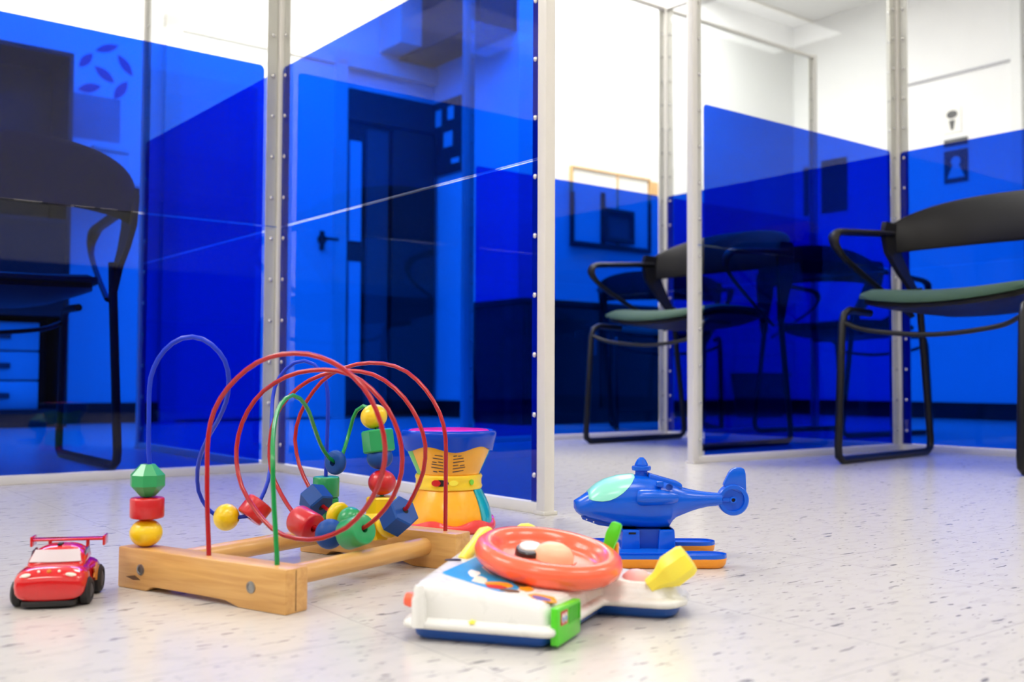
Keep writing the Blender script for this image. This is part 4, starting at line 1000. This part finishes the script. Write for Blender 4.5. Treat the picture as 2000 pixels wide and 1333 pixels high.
# floats
def float_ring(x0, x1, hw, z, n=22):
    pts = []
    xm = x1 - hw * 1.2
    xn = x0 + hw * 2.2
    for k in range(n):
        a = -pi / 2 + pi * k / (n - 1); pts.append((xm + hw * 1.2 * cos(a), hw * sin(a), z))
    for k in range(n):
        a = pi / 2 + pi * k / (n - 1); pts.append((xn + hw * 2.2 * cos(a), hw * sin(a), z))
    return pts
for (yy, x0, x1, nm_) in ((-.048, .0765 - .163 - .003, .2515 - .163 - .001, 'near'), (.050, .0765 - .163 - .003, .2555 - .163 + .0015, 'far')):
    R_ = []
    for z, ins in ((0, .006), (.0015, .0035), (.005, .0012), (.0115, 0)):
        R_.append([(x, y + yy, zz) for x, y, zz in float_ring(x0 + ins * 2.0, x1 - ins, .0175 - ins, z)])
    fo = MB().loft(R_).build('float', 'orange', hl, angle=50)
    R_ = []
    for z, ins in ((.0115, .0002), (.0135, .0002), (.0160, .0004), (.0160, .0018), (.0138, .0022)):
        R_.append([(x, y + yy, zz) for x, y, zz in float_ring(x0 + ins, x1 - ins, .0175 - ins, z)])
    MB().loft(R_).build('float_deck', 'heli_blue', fo, angle=35)
MB().prism(round_poly([(hx(560), -.052), (hx(1130), -.052), (hx(1130), .052), (hx(560), .052)], .006, 4), .0135, .0172, None, .0008).build('float_bridge', 'heli_blue', hl)

# ------------------------------------------------------------------ steering wheel toy
st = thing('steering_wheel_toy', 'white and blue toy dashboard with coral steering wheel and yellow levers', 'toy dashboard', (.0289, .8270, 0), radians(-16.6))
FOOT = [(-.118, 0), (.0, 0), (.016, .133), (.076, .133), (.087, .148), (.085, .185), (.074, .198), (0, .202), (-.137, .202)]
RAD = [.012, .008, .006, .010, .012, .014, .012, .01, .03]
zt = lambda x: .0345 - .115 * x if x < .02 else .0345 - .115 * .02 - .04 * (x - .02)
def foot_ring(off, zf):
    return [(x, y, zf(x) if callable(zf) else zf) for x, y in round_poly(offset_poly(FOOT, off), RAD, 6)]
MB().loft([foot_ring(.006, 0), foot_ring(.002, .004), foot_ring(.001, .0125)]).build('base', 'base_blue', st, angle=50)
MB().loft([foot_ring(.0005, .0105), foot_ring(-.0055, .0110), foot_ring(-.0068, .0135), foot_ring(-.0060, .0165), foot_ring(-.0015, .0185), foot_ring(.0005, .0190),
           foot_ring(.0025, lambda x: zt(x) - .006), foot_ring(.0045, lambda x: zt(x) - .0018), foot_ring(.0080, zt), foot_ring(.0110, lambda x: zt(x) + .0004)]).build('body', 'white', st, angle=60)
# parts on the front face and sides
MB().lathe([(0, .012), (.0068, .012), (.0062, .034), (.0048, .0375), (.0046, .043), (.0032, .0462), (0, .047)], 20, Matrix.Translation((-.1085, -.003, 0))).build('corner_peg', 'white', st)
MB().lathe([(0, 0), (.0055, 0), (.0065, .003), (.0055, .008), (0, .0095)], 20, axis_mat((-.1215, .020, .028), (-1, 0, .1))).build('side_knob', 'coral', st, label='coral side knob')
MB().prism([(.0036 * (1 if k % 2 else .5) * cos(k * pi / 5), .0036 * (1 if k % 2 else .5) * sin(k * pi / 5)) for k in range(10)], 0, .0006, axis_mat((-.062, -.0035, .0188), (0, -.45, 1), (1, 0, 0))).build('star_mark', 'lemon', st, angle=None, label='small yellow star mark')
gp = MB().prism(round_poly([(-.002, .003), (.052, .003), (.052, .0315), (-.002, .0335)], .002, 3), -.002, .0045, axis_mat((.0045, .004, 0), (.99, -.118, 0), (.118, .99, 0)), .0008).build('side_plate', 'lime', st, label='bright green side plate')
pm = axis_mat((.0045, .004, 0), (.99, -.118, 0), (.118, .99, 0))
MB().prism([(.023, .0165), (.049, .0165), (.049, .029), (.023, .0298)], .0045, .0049, pm).build('plate_recess', 'lime_dark', gp, angle=None)
MB().prism([(.004, .0185), (.019, .0180), (.019, .0292), (.004, .0298)], .0045, .0051, pm).build('sticker', 'red', gp, angle=None, label='red edged sticker')
for q in (.0085, .0148):
    MB().prism([(q + .0028 * cos(a), .0238 + .0040 * sin(a)) for a in [k * pi / 6 for k in range(12)]], .0051, .0053, pm).build('sticker_spot', 'paper', gp, angle=None)
    MB().prism([(q - .0002 + .0016 * cos(a), .0230 + .0022 * sin(a)) for a in [k * pi / 6 for k in range(12)]], .0053, .0055, pm).build('sticker_spot', 'skyprint', gp, angle=None)
MB().prism([(.046, .0165), (.049, .0165), (.049, .0290), (.046, .0292)], .0049, .0056, pm).build('plate_ridge', 'lime_dark', gp, angle=None)
# printed sticker on the sloping top: a sky field with plain colour patches
def top_patch(poly, lift, mat, name='print_patch', par=None, label=None):
    pl = poly
    return MB().faces([(x, y, zt(x) + .0004 + lift) for x, y in pl] + [(x, y, zt(x) - .0005) for x, y in pl],
                      [tuple(range(len(pl)))] + [(i, len(pl) + i, len(pl) + (i + 1) % len(pl), (i + 1) % len(pl)) for i in range(len(pl))]).build(name, mat, par or st, angle=None, label=label)
def blob(cx_, cy_, rx, ry, rot=0, n=12, wob=.15, seed=1):
    rr = random.Random(seed)
    out = []
    for k in range(n):
        a = 2 * pi * k / n
        q = 1 + rr.uniform(-wob, wob)
        x, y = rx * q * cos(a), ry * q * sin(a)
        out.append((cx_ + x * cos(rot) - y * sin(rot), cy_ + x * sin(rot) + y * cos(rot)))
    return out
fs = top_patch(round_poly([(-.108, .046), (-.046, .018), (-.036, .030), (-.036, .110), (-.095, .155), (-.104, .150)], .006, 4), .0002, 'skyprint', 'top_sticker', label='sky blue printed sticker')
for i, (bx_, by_, rx, ry, m_) in enumerate(((-.074, .100, .012, .026, 'pink'), (-.052, .078, .006, .024, 'purple'), (-.084, .066, .005, .014, 'paper'), (-.072, .046, .007, .013, 'cream'), (-.052, .043, .012, .011, 'orange'), (-.053, .032, .009, .006, 'red'), (-.040, .028, .008, .005, 'frame_brown'), (-.030, .045, .007, .010, 'orange'), (-.038, .058, .006, .012, 'frame_brown'))):
    top_patch(blob(bx_, by_, rx, ry, .3, 12, .2, i), .0004 + .00004 * i, m_, 'print_patch', fs)
s2 = top_patch(blob(-.010, .026, .013, .010, -.4, 14, .1, 22), .0003, 'orange', 'top_sticker', label='small orange and violet sticker')
top_patch(blob(-.011, .022, .009, .006, -.4, 12, .1, 23), .0005, 'purple', 'print_patch', s2)
for (x, y) in ((-.118, .105), (-.116, .155)):
    MB().lathe([(0, .0006), (.0045, .0006), (.0048, 0)], 14, Matrix.Translation((x, y, zt(x) + .0003)) @ Matrix.Rotation(.5, 4, 'Z') @ Matrix.Scale(1.7, 4, (1, 0, 0))).build('lever_slot', 'ink', st, angle=None)
# steering wheel
st_inv = Matrix.Rotation(radians(16.6), 4, 'Z')
wn = st_inv.to_3x3() @ Vector((.125, -.125, 1))
WM = axis_mat((-.029, .116, .0545), wn, (1, 0, 0))
wh = MB().lathe([(.0560, -.011), (.0615, -.0105), (.0665, -.006), (.0685, .0005), (.0668, .0065), (.0620, .0102), (.0560, .0105), (.0508, .008), (.0480, .003), (.0455, -.0010), (.0400, -.0020), (0, -.0010), (0, -.006), (.045, -.007), (.0560, -.011)], 72, WM).build('steering_wheel', 'coral', st, angle=60)
MB().lathe([(0, -.0005), (.026, -.0005), (.027, -.004), (.027, -.03), (0, -.03)], 32, WM).build('wheel_column', 'coral', wh)
def wl(x, y, z=0): return WM @ Vector((x, y, z))
MB().lathe([(0, .0155), (.006, .0145), (.011, .011), (.0135, .005), (.014, -.002), (0, -.002)], 28, WM @ Matrix.Translation((.006, -.004, 0)) @ Matrix.Scale(1.35, 4, (1, 0, 0))).build('horn_button', 'peach', wh, label='peach domed horn button')
MB().lathe([(0, .0045), (.0125, .0045), (.0135, .003), (.0135, -.002), (0, -.002)], 28, WM @ Matrix.Translation((-.018, .002, 0)) @ Matrix.Scale(1.5, 4, (0, 1, 0))).build('horn_pad', 'ink', wh, label='black oval pad')
MB().lathe([(0, .0062), (.0095, .0060), (.0100, .0045), (0, .0045)], 28, WM @ Matrix.Translation((-.019, .004, 0)) @ Matrix.Scale(1.5, 4, (0, 1, 0))).build('pad_cover', 'white', wh, label='white oval cover')
MB().prism(round_poly([(-.008, -.005), (.010, -.005), (.010, .006), (-.008, .006)], .003, 3), 0, .0008, WM @ Matrix.Translation((.022, -.027, .0002)) @ Matrix.Rotation(.3, 4, 'Z')).build('wheel_sticker', 'paper', wh, angle=None, label='white sticker')
MB().prism([(-.006, -.002), (.004, 0), (.003, .004), (-.006, .003)], .0008, .0010, WM @ Matrix.Translation((.022, -.027, .0002)) @ Matrix.Rotation(.3, 4, 'Z')).build('sticker_spot', 'teal', wh, angle=None)
# yellow levers at the far edge
def lever(base, tip, r0, r1, name='lever', mat='lemon'):
    b_, t_ = Vector(base), Vector(tip)
    p = [b_.lerp(t_, k / 6) + Vector((0, 0, .004 * sin(pi * k / 6))) for k in range(7)]
    o = MB().tube(p, [r0, r0, r0 * .9, r0 * .85, r1 * .8, r1, r1 * .75], 12).build(name, mat, st, angle=60)
    d_ = (t_ - b_).normalized()
    side = Vector((0, 0, 1)).cross(d_).normalized()
    for s in (-1, 0, 1):
        q = t_ + side * (s * r1 * .7)
        MB().tube([q - d_ * r1, q, q + d_ * (r1 * .5)], [r1 * .42, r1 * .42, r1 * .3], 8).build('lever_grip', mat, o, angle=60)
    return o
lever((-.114, .120, .044), (-.112, .192, .062), .0062, .0085)
lever((-.112, .188, .040), (-.073, .212, .065), .0050, .0080)
# green key
kp = WM @ Vector((0, 0, 0))
MB().prism(round_poly([(-.005, 0), (.005, 0), (.0065, .018), (.006, .030), (-.004, .030), (-.0065, .018)], .003, 4), -.004, .004, axis_mat((.0145, .172, .052), (.05, -1, .1), (1, 0, -.30)), .0012).build('key', 'lime', st, label='bright green key')
MB().box(.018, .024, .176, .184, .030, .060, .001).build('key_switch', 'orange', st, label='orange switch')
# shifter with pink ball joint
MB().lathe([(0, .009), (.006, .0075), (.0105, .003), (.012, -.003), (0, -.003)], 24, Matrix.Translation((.046, .155, zt(.05) + .001)) @ Matrix.Scale(1.25, 4, (1, 0, 0))).build('ball_joint', 'pink', st, label='pink ball joint')
def oct_ring(c, d_, hw, hh):
    mm = axis_mat(c, d_, (0, 0, 1))
    return [tuple(mm @ Vector((hh * a, hw * b_, 0))) for a, b_ in ((-1, -.5), (-.5, -1), (.5, -1), (1, -.5), (1, .5), (.5, 1), (-.5, 1), (-1, .5))]
sd = Vector((.80, .12, .60)).normalized()
s0 = Vector((.060, .140, zt(.06) - .002))
MB().loft([oct_ring(s0 + sd * t, sd, w, h) for t, w, h in ((0, .0066, .0066), (.010, .0078, .0078), (.018, .0115, .0120), (.023, .0142, .0145), (.040, .0145, .0140), (.0445, .0125, .0120), (.0450, .0095, .009))]).build('shifter', 'lemon', st, angle=35, label='yellow faceted shifter')

# ------------------------------------------------------------------ red toy car
cr_ = thing('toy_car', 'small red toy race car with a rear wing and pale windshield', 'toy car', (-.4425, 1.0115, 0), atan2(-.975, .20))
def rsec(x, hw, z0, z1, e=3.2, n=24, tuck=.0):
    zc, hh = (z0 + z1) / 2, (z1 - z0) / 2
    out = []
    for k in range(n):
        a = 2 * pi * k / n
        cx_, sx_ = cos(a), sin(a)
        y = hw * (abs(cx_) ** (2 / e)) * (1 if cx_ > 0 else -1)
        z = zc + hh * (abs(sx_) ** (2 / e)) * (1 if sx_ > 0 else -1)
        out.append((x, y * (1 - tuck * max(0, (z - zc) / hh)), z))
    return out
MB().loft([rsec(-.047, .020, .010, .030), rsec(-.045, .027, .007, .034), (rsec(-.036, .0315, .006, .0365)), rsec(-.022, .0325, .006, .0360), rsec(-.006, .0300, .006, .0350), rsec(.010, .0305, .006, .0375), rsec(.024, .0325, .006, .0385), rsec(.034, .0322, .006, .0375), rsec(.041, .0312, .0062, .0355), rsec(.0450, .0290, .007, .0325), rsec(.0470, .0255, .009, .0290), rsec(.0478, .0190, .011, .0250)]).build('body', 'car_red', cr_, angle=60)
MB().loft([rsec(-.036, .018, .030, .0400, 2.8), rsec(-.030, .0225, .030, .0475, 2.8, tuck=.16), rsec(-.018, .0255, .030, .0530, 2.8, tuck=.2), rsec(-.002, .0262, .030, .0530, 2.8, tuck=.2), rsec(.008, .0262, .030, .0505, 2.8, tuck=.2), rsec(.016, .0255, .030, .0435, 2.8, tuck=.1), rsec(.020, .0235, .030, .0385, 2.8)]).build('cabin', 'car_red', cr_, angle=60)
def strip(pts_fun, name, mat, par=cr_, n=12, label=None, th=.0008):
    lo, hi = [pts_fun(k / n, 0) for k in range(n + 1)], [pts_fun(k / n, 1) for k in range(n + 1)]
    mb = MB()
    return mb.loft([[a, b_, (b_[0] - th * 2, b_[1], b_[2] - th), (a[0] - th * 2, a[1], a[2] - th)] for a, b_ in zip(lo, hi)]).build(name, mat, par, angle=50, label=label)
strip(lambda t, w: ((.0212 - .0025 * (2 * t - 1) ** 2) if w == 0 else (.0110 - .0025 * (2 * t - 1) ** 2), (t * 2 - 1) * (.0235 if w == 0 else .0200), .0398 if w == 0 else .0500), 'windshield', 'car_pale', label='pale windshield')
for s in (-1, 1):
    MB().prism([(-.022, .0390), (.008, .0390), (.002, .0475), (-.014, .0490)], s * .0243 - .0007, s * .0243 + .0007, Matrix(((1, 0, 0, 0), (0, 0, 1, 0), (0, 1, 0, 0), (0, 0, 0, 1)))).build('side_window', 'car_glass', cr_, angle=None)
    MB().prism(blob(-.014, .0235, .015, .0085, .1, 14, .3, 7 + s), s * .0322 - .0007, s * .0322 + .0005, Matrix(((1, 0, 0, 0), (0, 0, 1, 0), (0, 1, 0, 0), (0, 0, 0, 1)))).build('side_print', 'car_orange', cr_, angle=None, label='orange side print')
    MB().lathe([(0, .0014), (.0026, .0010), (.0034, 0)], 16, axis_mat((.0445, s * .0200, .0315), (.75, s * .35, .55), (0, 1, 0)) @ Matrix.Scale(1.5, 4, (1, 0, 0)) @ Matrix.Scale(.6, 4, (0, 1, 0))).build('headlight', 'cream', cr_)
    MB().lathe([(0, .001), (.0012, .0008), (.0014, 0)], 10, axis_mat((.0425, s * .009, .0345), (.6, 0, .8))).build('hood_stud', 'cream', cr_)
    for x, r in ((.026, .0128), (-.028, .0142)):
        w_ = MB().lathe([(0, -.0055), (r - .003, -.0055), (r, -.003), (r, .003), (r - .003, .0055), (r * .62, .0055), (r * .58, .0042), (0, .0042)], 28, axis_mat((x, s * .0300, r), (0, s, 0))).build('wheel', 'car_black', cr_)
        MB().lathe([(0, .0062), (r * .2, .0060), (r * .55, .0046), (r * .56, .0040), (0, .0040)], 10, axis_mat((x, s * .0300, r), (0, s, 0))).build('hubcap', 'grey', w_, angle=30)
MB().lathe([(0, .0012), (.0018, .001), (.002, 0)], 12, axis_mat((.0425, 0, .0345), (.6, 0, .8))).build('hood_badge', 'car_orange', cr_)
MB().prism(round_poly([(-.040, -.027), (.046, -.024), (.0475, -.015), (.0475, .015), (.046, .024), (-.040, .027)], .006, 4), .0025, .0075, None, .0008).build('skirt', 'car_black', cr_)
wg = MB().box(-.050, -.036, -.034, .034, .0510, .0535, .0010).build('rear_wing', 'car_red', cr_)
for s in (-1, 1):
    MB().box(-.052, -.034, s * .0345 - .0012, s * .0345 + .0012, .0460, .0560, .0008).build('wing_plate', 'car_red', wg)
    MB().box(-.045, -.039, s * .018 - .0015, s * .018 + .0015, .0340, .0515, .0006).build('wing_strut', 'car_red', wg)
MB().box(-.008, .002, -.0022, .0022, .0525, .0545, .0008).build('roof_vent', 'car_black', cr_)
